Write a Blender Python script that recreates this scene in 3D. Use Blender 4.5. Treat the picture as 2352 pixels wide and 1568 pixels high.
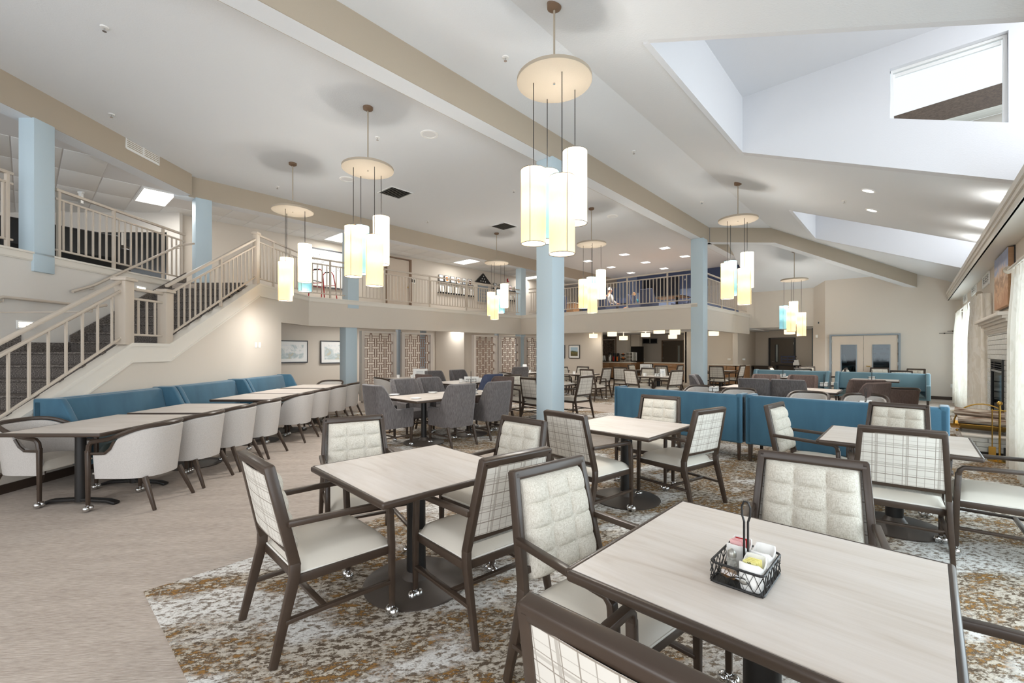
import bpy, bmesh, math, random
from mathutils import Vector, Matrix
random.seed(7)
R = math.radians
for o in list(bpy.data.objects): bpy.data.objects.remove(o)
SC = bpy.context.scene
COL = SC.collection
# ------------------------------------------------------------------ camera
F, CX, CY, H, YAW = 1012.0, 1176.0, 805.0, 1.52, R(42.15)
cam = bpy.data.cameras.new('camera'); cam.sensor_width = 36.0; cam.lens = 36.0*F/2352
cam.shift_y = (CY-784.0)/2352; cam.clip_start = .05; cam.clip_end = 200
camo = bpy.data.objects.new('camera', cam); COL.objects.link(camo)
camo.location = (0, 0, H); camo.rotation_euler = (R(90), 0, YAW); SC.camera = camo
# ------------------------------------------------------------------ sky, daylight, exposure
SC.view_settings.view_transform = 'Standard'; SC.view_settings.look = 'None'
SC.view_settings.exposure = 0.48; SC.view_settings.gamma = 1.0
try: SC.view_settings.use_curve_mapping = False
except Exception: pass
wd = bpy.data.worlds.new('sky'); SC.world = wd; wd.use_nodes = True
wd.node_tree.nodes['Background'].inputs[0].default_value = (.93, .97, 1.0, 1)
wd.node_tree.nodes['Background'].inputs[1].default_value = 0.9
try:
    SC.cycles.use_denoising = True; SC.cycles.max_bounces = 8; SC.cycles.diffuse_bounces = 5
    SC.cycles.glossy_bounces = 3; SC.cycles.transmission_bounces = 4; SC.cycles.transparent_max_bounces = 8
    SC.cycles.sample_clamp_indirect = 4.0; SC.cycles.caustics_reflective = False; SC.cycles.caustics_refractive = False
except Exception: pass
def area(name, loc, rot, sx, sy, e, col=(1, 1, 1)):
    l = bpy.data.lights.new(name, 'AREA'); l.shape = 'RECTANGLE'; l.size = sx; l.size_y = sy; l.energy = e; l.color = col
    o = bpy.data.objects.new(name, l); COL.objects.link(o); o.location = loc; o.rotation_euler = rot; return o
def point(name, loc, e, col=(1, .92, .80), rad=.05):
    l = bpy.data.lights.new(name, 'POINT'); l.energy = e; l.color = col; l.shadow_soft_size = rad
    o = bpy.data.objects.new(name, l); COL.objects.link(o); o.location = loc; return o
def spot(name, loc, e, ang=120, col=(1, .93, .84), rot=(0, 0, 0), rad=.06):
    l = bpy.data.lights.new(name, 'SPOT'); l.energy = e; l.color = col; l.spot_size = R(ang); l.spot_blend = .9; l.shadow_soft_size = rad
    o = bpy.data.objects.new(name, l); COL.objects.link(o); o.location = loc; o.rotation_euler = rot; return o
DAY = (.90, .95, 1.0)
# daylight entering the glazed end wall behind the camera, the side windows and the roof-light windows
area('daylight_end_wall', (-5.5, -5.6, 2.3), (R(90), 0, 0), 12.5, 4.0, 330, DAY)
area('daylight_side_window', (1.5, 5.0, 1.5), (0, R(90), 0), 2.2, 6.6, 205, DAY)
area('daylight_side_window_behind', (1.5, -3.2, 1.6), (0, R(90), 0), 2.4, 7.5, 130, DAY)
area('daylight_side_window_far', (1.5, 16.2, 1.5), (0, R(90), 0), 2.2, 3.9, 170, DAY)
for yy in (-1.4, 6.4, 14.2):
    area('daylight_roof_window', (1.6, yy, 4.85), (0, R(90), 0), 1.7, 3.3, 34, DAY)

# ------------------------------------------------------------------ plan helpers
cY, sY = math.cos(YAW), math.sin(YAW)
def W(X, D): return (X*cY - D*sY, X*sY + D*cY)          # along/away from the photographer -> room axes
def gp(px, py, z=0.0):
    D = F*(H-z)/(py-CY); return W((px-CX)/F*D, D)
def wx(px, py, x):                                       # picture point on a wall x = const
    u, v = (px-CX)/F, (CY-py)/F; d = x/(u*cY-sY); return (x, (u*sY+cY)*d, H+v*d)
def wy(px, py, y):
    u, v = (px-CX)/F, (CY-py)/F; d = y/(u*sY+cY); return ((u*cY-sY)*d, y, H+v*d)

# ------------------------------------------------------------------ materials
def s2l(c):
    return tuple(((v/255.0)/12.92 if v/255.0 <= .04045 else ((v/255.0+.055)/1.055)**2.4) for v in c)+(1.0,)
M = {}
def mat(name, col, rough=.6, metal=0.0, bump=None, vary=None, spec=.4, emis=None, coat=0, sheen=0):
    m = bpy.data.materials.new(name); m.use_nodes = True; nt = m.node_tree; b = nt.nodes['Principled BSDF']
    b.inputs['Base Color'].default_value = s2l(col); b.inputs['Roughness'].default_value = rough
    b.inputs['Metallic'].default_value = metal; b.inputs['Specular IOR Level'].default_value = spec
    if coat: b.inputs['Coat Weight'].default_value = coat; b.inputs['Coat Roughness'].default_value = .15
    if sheen: b.inputs['Sheen Weight'].default_value = sheen; b.inputs['Sheen Roughness'].default_value = .4
    if emis: b.inputs['Emission Color'].default_value = s2l(emis[0]); b.inputs['Emission Strength'].default_value = emis[1]
    tc = nt.nodes.new('ShaderNodeTexCoord')
    if vary:                                             # (scale xyz, colour2, contrast)
        mp = nt.nodes.new('ShaderNodeMapping'); mp.inputs['Scale'].default_value = vary[0]; nt.links.new(tc.outputs['Object'], mp.inputs[0])
        n = nt.nodes.new('ShaderNodeTexNoise'); n.inputs['Scale'].default_value = 1; n.inputs['Detail'].default_value = 4; nt.links.new(mp.outputs[0], n.inputs[0])
        r = nt.nodes.new('ShaderNodeValToRGB'); r.color_ramp.elements[0].position = .5-vary[2]; r.color_ramp.elements[1].position = .5+vary[2]
        r.color_ramp.elements[0].color = s2l(vary[1]); r.color_ramp.elements[1].color = s2l(col)
        nt.links.new(n.outputs[0], r.inputs[0]); nt.links.new(r.outputs[0], b.inputs['Base Color'])
    if bump:                                             # (scale, strength, distance)
        n = nt.nodes.new('ShaderNodeTexNoise'); n.inputs['Scale'].default_value = bump[0]; n.inputs['Detail'].default_value = 2
        nt.links.new(tc.outputs['Object'], n.inputs[0]); bp = nt.nodes.new('ShaderNodeBump'); bp.inputs['Strength'].default_value = bump[1]
        bp.inputs['Distance'].default_value = bump[2]; nt.links.new(n.outputs[0], bp.inputs['Height']); nt.links.new(bp.outputs[0], b.inputs['Normal'])
    M[name] = m; return m
mat('wall', (210, 201, 189), .75, bump=(90, .12, .01))
mat('wall_light', (216, 211, 204), .75, bump=(90, .12, .01))
mat('ceiling_paint', (224, 227, 230), .85, bump=(55, .25, .01))
mat('white_paint', (236, 236, 234), .5); mat('well_paint', (216, 217, 220), .8, bump=(70, .15, .01))
mat('trim', (222, 216, 206), .45)
mat('beam', (176, 164, 147), .7, bump=(80, .12, .01))
mat('rail', (196, 184, 170), .38)
mat('blue_column', (186, 203, 212), .5, bump=(60, .08, .01))
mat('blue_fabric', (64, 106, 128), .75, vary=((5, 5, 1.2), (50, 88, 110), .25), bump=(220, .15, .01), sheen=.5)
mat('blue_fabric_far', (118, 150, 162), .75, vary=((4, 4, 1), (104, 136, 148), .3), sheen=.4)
mat('green_vinyl', (78, 96, 98), .5)
mat('dark_wood', (70, 57, 47), .36, vary=((3, 3, 12), (58, 46, 38), .3), coat=.1)
mat('black_metal', (34, 32, 31), .42)
mat('base_metal', (74, 66, 60), .42, bump=(160, .1, .005))
mat('chrome', (215, 215, 215), .12, 1.0)
mat('brass', (205, 165, 85), .25, 1.0)
mat('vinyl', (208, 201, 189), .42, bump=(120, .05, .005))
mat('piping', (228, 224, 216), .45)
mat('dark_fabric', (112, 107, 107), .9, vary=((110, 110, 14), (80, 75, 74), .22), bump=(260, .25, .01), sheen=.3)
mat('brown_fabric', (108, 92, 86), .9, vary=((110, 110, 14), (84, 70, 66), .22), bump=(260, .2, .01))
mat('navy_fabric', (84, 92, 116), .9, vary=((110, 110, 14), (66, 72, 96), .22))
mat('tub_fabric', (200, 195, 190), .9, vary=((160, 160, 160), (182, 176, 171), .2), bump=(260, .3, .01))
mat('art_frame', (78, 80, 84), .4); mat('black_frame', (30, 28, 28), .4); mat('paper', (240, 240, 238), .6)
mat('lattice', (128, 100, 84), .5); mat('screen_frame', (188, 178, 168), .5); mat('steel_blue', (140, 148, 154), .5)
mat('door_dark', (92, 82, 70), .5); mat('door_frame_brown', (122, 98, 78), .5); mat('door_tan', (204, 190, 174), .5)
mat('oak', (172, 134, 98), .5, vary=((3, 3, 30), (150, 112, 78), .3)); mat('red', (178, 38, 40), .4); mat('teal', (38, 158, 172), .7)
mat('stone_top', (226, 220, 208), .35); mat('ceramic', (244, 243, 240), .25, coat=.3); mat('outlet', (240, 240, 236), .4)
mat('tile', (206, 204, 198), .25, coat=.4); mat('grout', (176, 172, 166), .8); mat('mantel', (214, 206, 196), .45)
mat('navy_wall', (124, 140, 172), .7); mat('navy_band', (72, 84, 116), .7); mat('screen', (24, 28, 40), .15)
mat('acoustic', (228, 229, 228), .9, bump=(140, .3, .01)); mat('grid', (222, 222, 222), .5)
mat('black_void', (22, 23, 25), .5); mat('log_bark', (222, 208, 190), .8, vary=((3, 3, 40), (120, 90, 70), .12)); mat('log_end', (196, 132, 76), .7, vary=((40, 40, 40), (150, 92, 50), .3))
mat('log_dark', (120, 74, 48), .8, vary=((8, 8, 30), (70, 44, 30), .3)); mat('shingle', (146, 126, 108), .9, vary=((30, 60, 60), (104, 88, 76), .25))
mat('gutter', (206, 202, 190), .5); mat('rubber', (40, 40, 42), .7); mat('skin', (214, 164, 138), .6); mat('hair', (236, 234, 230), .8)
mat('shirt_white', (224, 224, 226), .8); mat('trousers', (70, 72, 80), .8); mat('silver', (170, 168, 162), .35, .7)
mat('yellow_paper', (240, 232, 160), .6); mat('pink', (238, 190, 190), .6); mat('printed', (48, 44, 40), .7); mat('crate', (52, 56, 76), .5)
mat('salt', (245, 245, 245), .7); mat('flame_orange', (220, 120, 50), .6)
def emat(name, col, st):
    m = bpy.data.materials.new(name); m.use_nodes = True; nt = m.node_tree; nt.nodes.remove(nt.nodes['Principled BSDF'])
    e = nt.nodes.new('ShaderNodeEmission'); e.inputs[0].default_value = s2l(col); e.inputs[1].default_value = st
    nt.links.new(e.outputs[0], nt.nodes['Material Output'].inputs[0]); M[name] = m
emat('lamp_white', (255, 252, 246), 3.0); emat('lamp_drum', (255, 226, 176), 1.5); emat('bulb', (255, 240, 214), 6.0); emat('exit_red', (255, 70, 60), 1.3)
def shade_mat(name, col, est):
    m = bpy.data.materials.new(name); m.use_nodes = True; nt = m.node_tree; nt.nodes.remove(nt.nodes['Principled BSDF'])
    tr = nt.nodes.new('ShaderNodeBsdfTranslucent'); df = nt.nodes.new('ShaderNodeBsdfDiffuse'); em = nt.nodes.new('ShaderNodeEmission')
    tc = nt.nodes.new('ShaderNodeTexCoord'); mp = nt.nodes.new('ShaderNodeMapping'); mp.inputs['Scale'].default_value = (60, 60, 6); nt.links.new(tc.outputs['Object'], mp.inputs[0])
    n = nt.nodes.new('ShaderNodeTexNoise'); n.inputs['Scale'].default_value = 3; nt.links.new(mp.outputs[0], n.inputs[0])
    mx = nt.nodes.new('ShaderNodeMixRGB'); c = s2l(col); mx.inputs[1].default_value = c; mx.inputs[2].default_value = (c[0]*.86, c[1]*.84, c[2]*.8, 1); nt.links.new(n.outputs[0], mx.inputs[0])
    for s in (tr, df, em): nt.links.new(mx.outputs[0], s.inputs[0])
    em.inputs[1].default_value = est
    a = nt.nodes.new('ShaderNodeMixShader'); a.inputs[0].default_value = .35; nt.links.new(df.outputs[0], a.inputs[1]); nt.links.new(tr.outputs[0], a.inputs[2])
    b = nt.nodes.new('ShaderNodeAddShader'); nt.links.new(a.outputs[0], b.inputs[0]); nt.links.new(em.outputs[0], b.inputs[1])
    nt.links.new(b.outputs[0], nt.nodes['Material Output'].inputs[0]); M[name] = m
shade_mat('shade_cream', (255, 232, 178), .35); shade_mat('shade_beige', (252, 224, 178), .32); shade_mat('shade_white', (255, 244, 214), .56); shade_mat('shade_teal', (140, 190, 204), .27)
def node_mat(name, fn, rough=.6, spec=.4, coat=0, bumpv=None):
    m = bpy.data.materials.new(name); m.use_nodes = True; nt = m.node_tree; b = nt.nodes['Principled BSDF']
    b.inputs['Roughness'].default_value = rough; b.inputs['Specular IOR Level'].default_value = spec
    if coat: b.inputs['Coat Weight'].default_value = coat; b.inputs['Coat Roughness'].default_value = .2
    tc = nt.nodes.new('ShaderNodeTexCoord'); h = fn(nt, tc, b)
    if h is not None and bumpv:
        bp = nt.nodes.new('ShaderNodeBump'); bp.inputs['Strength'].default_value = bumpv[0]; bp.inputs['Distance'].default_value = bumpv[1]
        nt.links.new(h, bp.inputs['Height']); nt.links.new(bp.outputs[0], b.inputs['Normal'])
    M[name] = m
def noise(nt, vec, scale, detail=4, rough=.6, dist=0):
    n = nt.nodes.new('ShaderNodeTexNoise'); n.inputs['Scale'].default_value = scale; n.inputs['Detail'].default_value = detail
    n.inputs['Roughness'].default_value = rough; n.inputs['Distortion'].default_value = dist
    if vec is not None: nt.links.new(vec, n.inputs['Vector'])
    return n.outputs[0]
def ramp(nt, fac, stops, const=False):
    r = nt.nodes.new('ShaderNodeValToRGB'); cr = r.color_ramp
    if const: cr.interpolation = 'CONSTANT'
    while len(cr.elements) < len(stops): cr.elements.new(.5)
    for e, (p, c) in zip(cr.elements, stops): e.position = p; e.color = s2l(c) if len(c) == 3 else c
    nt.links.new(fac, r.inputs[0]); return r.outputs[0]
def mapping(nt, vec, sc, rz=0):
    mp = nt.nodes.new('ShaderNodeMapping'); mp.inputs['Scale'].default_value = sc; mp.inputs['Rotation'].default_value = (0, 0, rz); nt.links.new(vec, mp.inputs[0]); return mp.outputs[0]
def mixc(nt, fac, a, b, mode='MIX'):
    m = nt.nodes.new('ShaderNodeMixRGB'); m.blend_type = mode
    for i, v in ((0, fac), (1, a), (2, b)):
        if isinstance(v, (int, float)): m.inputs[i].default_value = v
        elif isinstance(v, tuple): m.inputs[i].default_value = s2l(v) if len(v) == 3 else v
        else: nt.links.new(v, m.inputs[i])
    return m.outputs[0]
def f_rug(nt, tc, b):
    v = mapping(nt, tc.outputs['Object'], (1, 1, 1), R(38)); v2 = mapping(nt, v, (1.0, .5, 1))
    big = noise(nt, v2, 1.7, 3, .6, .3); fine = noise(nt, v2, 46, 6, .72); fine2 = noise(nt, mapping(nt, v, (1.1, .6, 1)), 36, 6, .75); mid = noise(nt, v2, 3.2, 5, .75); gr = noise(nt, v2, 140, 2, .5)
    brown = ramp(nt, fine, [(.0, (78, 65, 54)), (.46, (104, 90, 76)), (.48, (150, 136, 118)), (.52, (200, 190, 176)), (1, (224, 217, 206))])
    ochre = ramp(nt, fine2, [(0, (120, 84, 44)), (.45, (160, 120, 70)), (.465, (104, 88, 72)), (.53, (112, 98, 82)), (.55, (200, 188, 170)), (1, (222, 214, 202))])
    pale = ramp(nt, fine, [(.0, (112, 100, 88)), (.44, (140, 128, 116)), (.465, (204, 198, 190)), (.52, (228, 225, 220)), (1, (240, 238, 235))])
    a = mixc(nt, ramp(nt, mid, [(.46, (0, 0, 0)), (.52, (255, 255, 255))]), brown, ochre)
    c = mixc(nt, ramp(nt, big, [(.50, (0, 0, 0)), (.57, (255, 255, 255))]), a, pale)
    nt.links.new(mixc(nt, .3, c, ramp(nt, gr, [(.3, (70, 66, 62)), (.6, (255, 255, 255))]), 'MULTIPLY'), b.inputs['Base Color']); return fine
node_mat('rug', f_rug, .95, .1, bumpv=(.5, .01))
def f_carpet(nt, tc, b):
    v = mapping(nt, tc.outputs['Object'], (1, 1, 1), R(-48)); v2 = mapping(nt, v, (14, 120, 60))
    n = noise(nt, v2, 1, 4, .6); n2 = noise(nt, mapping(nt, v, (1.5, 9, 1)), 1, 3)
    c = ramp(nt, n, [(.3, (152, 140, 129)), (.5, (181, 168, 157)), (.7, (202, 191, 181))]); c2 = mixc(nt, .25, c, ramp(nt, n2, [(.35, (156, 143, 133)), (.65, (197, 186, 175))]))
    nt.links.new(c2, b.inputs['Base Color']); return n
node_mat('carpet', f_carpet, .95, .1, bumpv=(.4, .006))
def f_stair(nt, tc, b):
    n = noise(nt, mapping(nt, tc.outputs['Object'], (60, 60, 160)), 1, 3, .7)
    nt.links.new(ramp(nt, n, [(.36, (60, 55, 52)), (.5, (96, 90, 86)), (.62, (142, 134, 128))]), b.inputs['Base Color']); return n
node_mat('stair_carpet', f_stair, .95, .1, bumpv=(.4, .006))
def f_lam(nt, tc, b):
    v = mapping(nt, tc.outputs['Object'], (1.1, 8, 1)); n = noise(nt, v, 1.1, 4, .5, 1.6); g = noise(nt, mapping(nt, tc.outputs['Object'], (4, 100, 1)), 1, 3)
    c = ramp(nt, n, [(.28, (194, 181, 169)), (.42, (209, 199, 189)), (.58, (216, 207, 199)), (.75, (222, 214, 207))])
    nt.links.new(mixc(nt, .16, c, ramp(nt, g, [(.35, (196, 184, 172)), (.65, (224, 217, 210))])), b.inputs['Base Color'])
node_mat('laminate', f_lam, .38, .35)
def f_tuft(nt, tc, b):
    n = noise(nt, mapping(nt, tc.outputs['Object'], (260, 200, 60)), 1, 3, .7); n2 = noise(nt, mapping(nt, tc.outputs['Object'], (60, 200, 300)), 1, 3, .7)
    c = ramp(nt, n, [(.3, (168, 158, 142)), (.48, (204, 197, 184)), (.7, (228, 223, 213))]); nt.links.new(mixc(nt, .45, c, ramp(nt, n2, [(.3, (172, 162, 146)), (.6, (226, 221, 210))])), b.inputs['Base Color']); return n
node_mat('tuft_fabric', f_tuft, .95, .1, bumpv=(.5, .006))
def f_plaid(nt, tc, b):
    sp = nt.nodes.new('ShaderNodeSeparateXYZ'); nt.links.new(tc.outputs['Object'], sp.inputs[0])
    def mth(op, a, c=0.0):
        n = nt.nodes.new('ShaderNodeMath'); n.operation = op
        for i, v in ((0, a), (1, c)):
            if isinstance(v, (int, float)): n.inputs[i].default_value = v
            else: nt.links.new(v, n.inputs[i])
        return n.outputs[0]
    base = (212, 207, 198); cur = None
    def stripes(axis, per, offs):
        t = mth('FRACT', mth('ADD', mth('DIVIDE', axis, per), 10.03))
        tot = None
        for c, w, s in offs:
            k = mth('MULTIPLY', mth('LESS_THAN', mth('ABSOLUTE', mth('SUBTRACT', t, c)), w), s)
            tot = k if tot is None else mth('MAXIMUM', tot, k)
        return tot
    a = stripes(sp.outputs[0], .17, [(.10, .012, .75), (.22, .03, .45), (.27, .01, .75), (.55, .012, .75), (.80, .010, .6)])
    z = stripes(sp.outputs[2], .15, [(.12, .018, .85), (.22, .010, .45), (.50, .012, .8), (.62, .035, .35), (.70, .010, .7), (.88, .008, .4)])
    nt.links.new(mixc(nt, mth('MAXIMUM', a, z), base, (128, 116, 104)), b.inputs['Base Color'])
node_mat('plaid_fabric', f_plaid, .9, .15)
def f_curt(nt, tc, b):
    n = noise(nt, mapping(nt, tc.outputs['Object'], (7, 7, 3)), 1, 5, .6, 1.5)
    nt.links.new(ramp(nt, n, [(.42, (226, 220, 208)), (.52, (240, 236, 228))]), b.inputs['Base Color']); b.inputs['Subsurface Weight'].default_value = 0
    tr = nt.nodes.new('ShaderNodeBsdfTranslucent'); tr.inputs[0].default_value = s2l((240, 234, 222)); mx = nt.nodes.new('ShaderNodeMixShader'); mx.inputs[0].default_value = .22
    nt.links.new(b.outputs[0], mx.inputs[1]); nt.links.new(tr.outputs[0], mx.inputs[2]); nt.links.new(mx.outputs[0], nt.nodes['Material Output'].inputs[0])
node_mat('curtain', f_curt, .9, .1)
def f_abstract(nt, tc, b):
    v = tc.outputs['Object']; n = noise(nt, mapping(nt, v, (2.2, 2.2, 3.0)), 1, 5, .6, 1.0); l = nt.nodes.new('ShaderNodeTexVoronoi'); l.feature = 'DISTANCE_TO_EDGE'; l.inputs['Scale'].default_value = 7; nt.links.new(v, l.inputs[0])
    c = ramp(nt, n, [(.3, (226, 232, 236)), (.45, (240, 240, 238)), (.56, (190, 204, 206)), (.66, (206, 196, 170)), (.8, (236, 238, 238))])
    nt.links.new(mixc(nt, ramp(nt, l.outputs[0], [(0, (170, 170, 170)), (.012, (0, 0, 0))]), c, (120, 128, 132)), b.inputs['Base Color'])
node_mat('abstract_art', f_abstract, .4)
def f_beach(nt, tc, b):
    v = tc.outputs['Object']; sp = nt.nodes.new('ShaderNodeSeparateXYZ'); nt.links.new(v, sp.inputs[0]); n = noise(nt, mapping(nt, v, (2, 2.5, 3), .5), 1, 5, .6, 1.5)
    ad = nt.nodes.new('ShaderNodeMath'); ad.operation = 'MULTIPLY_ADD'; nt.links.new(n, ad.inputs[0]); ad.inputs[1].default_value = .9; nt.links.new(sp.outputs[2], ad.inputs[2])
    nt.links.new(ramp(nt, ad.outputs[0], [(.15, (172, 130, 100)), (.32, (196, 160, 130)), (.42, (150, 122, 100)), (.52, (208, 178, 150)), (.62, (186, 180, 186)), (.72, (150, 160, 188)), (.95, (162, 172, 198))]), b.inputs['Base Color'])
node_mat('beach_art', f_beach, .6)
def f_fish(nt, tc, b): nt.links.new(ramp(nt, noise(nt, tc.outputs['Object'], 6), [(.3, (104, 128, 134)), (.7, (130, 152, 156))]), b.inputs['Base Color'])
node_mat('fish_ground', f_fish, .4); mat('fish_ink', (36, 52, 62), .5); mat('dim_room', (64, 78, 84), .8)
def f_land(nt, tc, b):
    sp = nt.nodes.new('ShaderNodeSeparateXYZ'); nt.links.new(tc.outputs['Object'], sp.inputs[0]); n = noise(nt, tc.outputs['Object'], 9, 4); ad = nt.nodes.new('ShaderNodeMath'); ad.operation = 'MULTIPLY_ADD'
    nt.links.new(n, ad.inputs[0]); ad.inputs[1].default_value = .22; nt.links.new(sp.outputs[2], ad.inputs[2])
    nt.links.new(ramp(nt, ad.outputs[0], [(0, (90, 84, 50)), (.06, (120, 108, 60)), (.12, (70, 84, 60)), (.17, (176, 200, 214)), (.5, (150, 186, 210))]), b.inputs['Base Color'])
node_mat('landscape_art', f_land, .4)
def glass_mat(name, col, alpha):
    m = bpy.data.materials.new(name); m.use_nodes = True; nt = m.node_tree; nt.nodes.remove(nt.nodes['Principled BSDF'])
    g = nt.nodes.new('ShaderNodeBsdfGlossy'); g.inputs['Roughness'].default_value = .05; t = nt.nodes.new('ShaderNodeBsdfTransparent'); t.inputs[0].default_value = s2l(col)
    mx = nt.nodes.new('ShaderNodeMixShader'); mx.inputs[0].default_value = alpha; nt.links.new(t.outputs[0], mx.inputs[1]); nt.links.new(g.outputs[0], mx.inputs[2]); nt.links.new(mx.outputs[0], nt.nodes['Material Output'].inputs[0]); M[name] = m
glass_mat('glass', (240, 246, 248), .06); glass_mat('door_glass', (160, 186, 194), .05); glass_mat('clear_plastic', (235, 235, 232), .15); glass_mat('fire_glass', (150, 155, 160), .22); glass_mat('dark_glass', (120, 128, 132), .12)
# ------------------------------------------------------------------ mesh building
class MB:
    def __init__(s): s.v = []; s.f = []
    def add(s, vs, fs):
        k = len(s.v); s.v += [tuple(p) for p in vs]; s.f += [tuple(i+k for i in f) for f in fs]; return s
    def box(s, x0, x1, y0, y1, z0, z1):
        return s.add([(x0, y0, z0), (x1, y0, z0), (x1, y1, z0), (x0, y1, z0), (x0, y0, z1), (x1, y0, z1), (x1, y1, z1), (x0, y1, z1)],
                     [(3, 2, 1, 0), (4, 5, 6, 7), (0, 1, 5, 4), (1, 2, 6, 5), (2, 3, 7, 6), (3, 0, 4, 7)])
    def cbox(s, c, d, rz=0, rx=0):
        m = Matrix.Translation(c) @ Matrix.Rotation(rz, 4, 'Z') @ Matrix.Rotation(rx, 4, 'X'); a, b, e = d[0]/2, d[1]/2, d[2]/2
        P = [m @ Vector(p) for p in ((-a, -b, -e), (a, -b, -e), (a, b, -e), (-a, b, -e), (-a, -b, e), (a, -b, e), (a, b, e), (-a, b, e))]
        return s.add(P, [(3, 2, 1, 0), (4, 5, 6, 7), (0, 1, 5, 4), (1, 2, 6, 5), (2, 3, 7, 6), (3, 0, 4, 7)])
    def sweep(s, pts, w, d, xdir=(1, 0, 0), sc=None):    # rectangular section w along xdir, d across
        pts = [Vector(p) for p in pts]; a = Vector(xdir).normalized(); rings = []
        for i, p in enumerate(pts):
            t = (pts[min(i+1, len(pts)-1)]-pts[max(i-1, 0)]).normalized(); b = t.cross(a).normalized(); k = sc[i] if sc else 1
            rings.append([p+a*(w/2*k)*u+b*(d/2*k)*v for u, v in ((-1, -1), (1, -1), (1, 1), (-1, 1))])
        n = len(rings); vs = [q for r in rings for q in r]; fs = [(0, 1, 2, 3), tuple(4*(n-1)+i for i in (3, 2, 1, 0))]
        for i in range(n-1):
            for j in range(4): k = (j+1) % 4; fs.append((4*i+k, 4*i+j, 4*i+4+j, 4*i+4+k))
        return s.add(vs, fs)
    def tube(s, pts, r, n=8, closed=False):
        pts = [Vector(p) for p in pts]; N = len(pts); rings = []; up = Vector((0, 0, 1)); prev = None
        for i, p in enumerate(pts):
            if closed: t = (pts[(i+1) % N]-pts[i-1]).normalized()
            else: t = (pts[min(i+1, N-1)]-pts[max(i-1, 0)]).normalized()
            if prev is None: a = t.cross(up if abs(t.z) < .95 else Vector((1, 0, 0))).normalized()
            else: a = (prev-t*prev.dot(t)).normalized()
            prev = a; b = t.cross(a); rr = r[i] if isinstance(r, (list, tuple)) else r
            rings.append([p+(a*math.cos(2*math.pi*j/n)+b*math.sin(2*math.pi*j/n))*rr for j in range(n)])
        vs = [q for g in rings for q in g]; fs = []
        for i in range(N if closed else N-1):
            i2 = (i+1) % N
            for j in range(n): k = (j+1) % n; fs.append((n*i+j, n*i+k, n*i2+k, n*i2+j))
        if not closed: fs += [tuple(reversed(range(n))), tuple(n*(N-1)+j for j in range(n))]
        return s.add(vs, fs)
    def lathe(s, prof, n=20, c=(0, 0, 0), cap=True):
        vs = [(c[0]+r*math.cos(2*math.pi*j/n), c[1]+r*math.sin(2*math.pi*j/n), c[2]+z) for r, z in prof for j in range(n)]; fs = []
        for i in range(len(prof)-1):
            for j in range(n): k = (j+1) % n; fs.append((n*i+j, n*i+k, n*i+n+k, n*i+n+j))
        if cap: fs += [tuple(reversed(range(n))), tuple(n*(len(prof)-1)+j for j in range(n))]
        return s.add(vs, fs)
    def prism(s, poly, m):                               # poly in local xy, extruded z 0..1 by matrix m
        n = len(poly); vs = [m @ Vector((x, y, 0)) for x, y in poly]+[m @ Vector((x, y, 1)) for x, y in poly]
        return s.add(vs, [tuple(reversed(range(n))), tuple(range(n, 2*n))]+[(i, (i+1) % n, n+(i+1) % n, n+i) for i in range(n)])
    def ball(s, c, r, nu=10, nv=6, sz=1):
        return s.lathe([(max(1e-4, r*math.sin(math.pi*i/nv)), -r*sz*math.cos(math.pi*i/nv)) for i in range(nv+1)], nu, c)
    def grid(s, fn, nu, nv):
        vs = [fn(i/nu, j/nv) for j in range(nv+1) for i in range(nu+1)]; w = nu+1
        return s.add(vs, [(j*w+i, j*w+i+1, j*w+w+i+1, j*w+w+i) for j in range(nv) for i in range(nu)])
    def pillow(s, cx, cy, z0, sx, sy, h, crown=.02, n=12, taper=0):
        def top(a, b):
            u, v = 2*a-1, 2*b-1; e = max(0, (1-abs(u)**7)*(1-abs(v)**7))**.4; k = 1-taper*(1-v)/2
            return (cx+u*sx/2*k, cy+v*sy/2, z0+h*(.15+.85*e)+crown*(1-u*u)*(1-v*v))
        s.grid(top, n, n)
        ring = [(i/n, 0) for i in range(n)]+[(1, i/n) for i in range(n)]+[(1-i/n, 1) for i in range(n)]+[(0, 1-i/n) for i in range(n)]
        a = [top(*p) for p in ring]; k = len(a); vs = a+[(p[0], p[1], z0) for p in a]
        return s.add(vs, [(i, k+i, k+(i+1) % k, (i+1) % k) for i in range(k)]+[tuple(range(2*k-1, k-1, -1))])
    def mesh(s, name, bevel=0, seg=2, smooth=None, fix=True):
        me = bpy.data.meshes.new(name); me.from_pydata(s.v, [], s.f); bm = bmesh.new(); bm.from_mesh(me)
        if fix: bmesh.ops.recalc_face_normals(bm, faces=bm.faces)
        if bevel:
            es = [e for e in bm.edges if len(e.link_faces) == 2 and e.calc_face_angle(0) > .5]
            bmesh.ops.bevel(bm, geom=es, offset=bevel, segments=seg, affect='EDGES', clamp_overlap=True, profile=.5)
        bm.to_mesh(me); bm.free()
        if smooth or (smooth is None and bevel):
            me.polygons.foreach_set('use_smooth', [True]*len(me.polygons)); me.set_sharp_from_angle(angle=R(40))
        return me
def obj(name, me, m, parent=None, loc=(0, 0, 0), rz=0.0, rot=None):
    if isinstance(me, MB): me = me.mesh(name)
    if m is not None and not me.materials: me.materials.append(M[m])
    o = bpy.data.objects.new(name, me); COL.objects.link(o); o.location = loc; o.rotation_euler = rot or (0, 0, rz)
    if parent is not None: o.parent = parent
    return o
def tag(o, label=None, cat=None, group=None, kind=None):
    if label: o['label'] = label
    if cat: o['category'] = cat
    if group: o['group'] = group
    if kind: o['kind'] = kind
    return o
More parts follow.
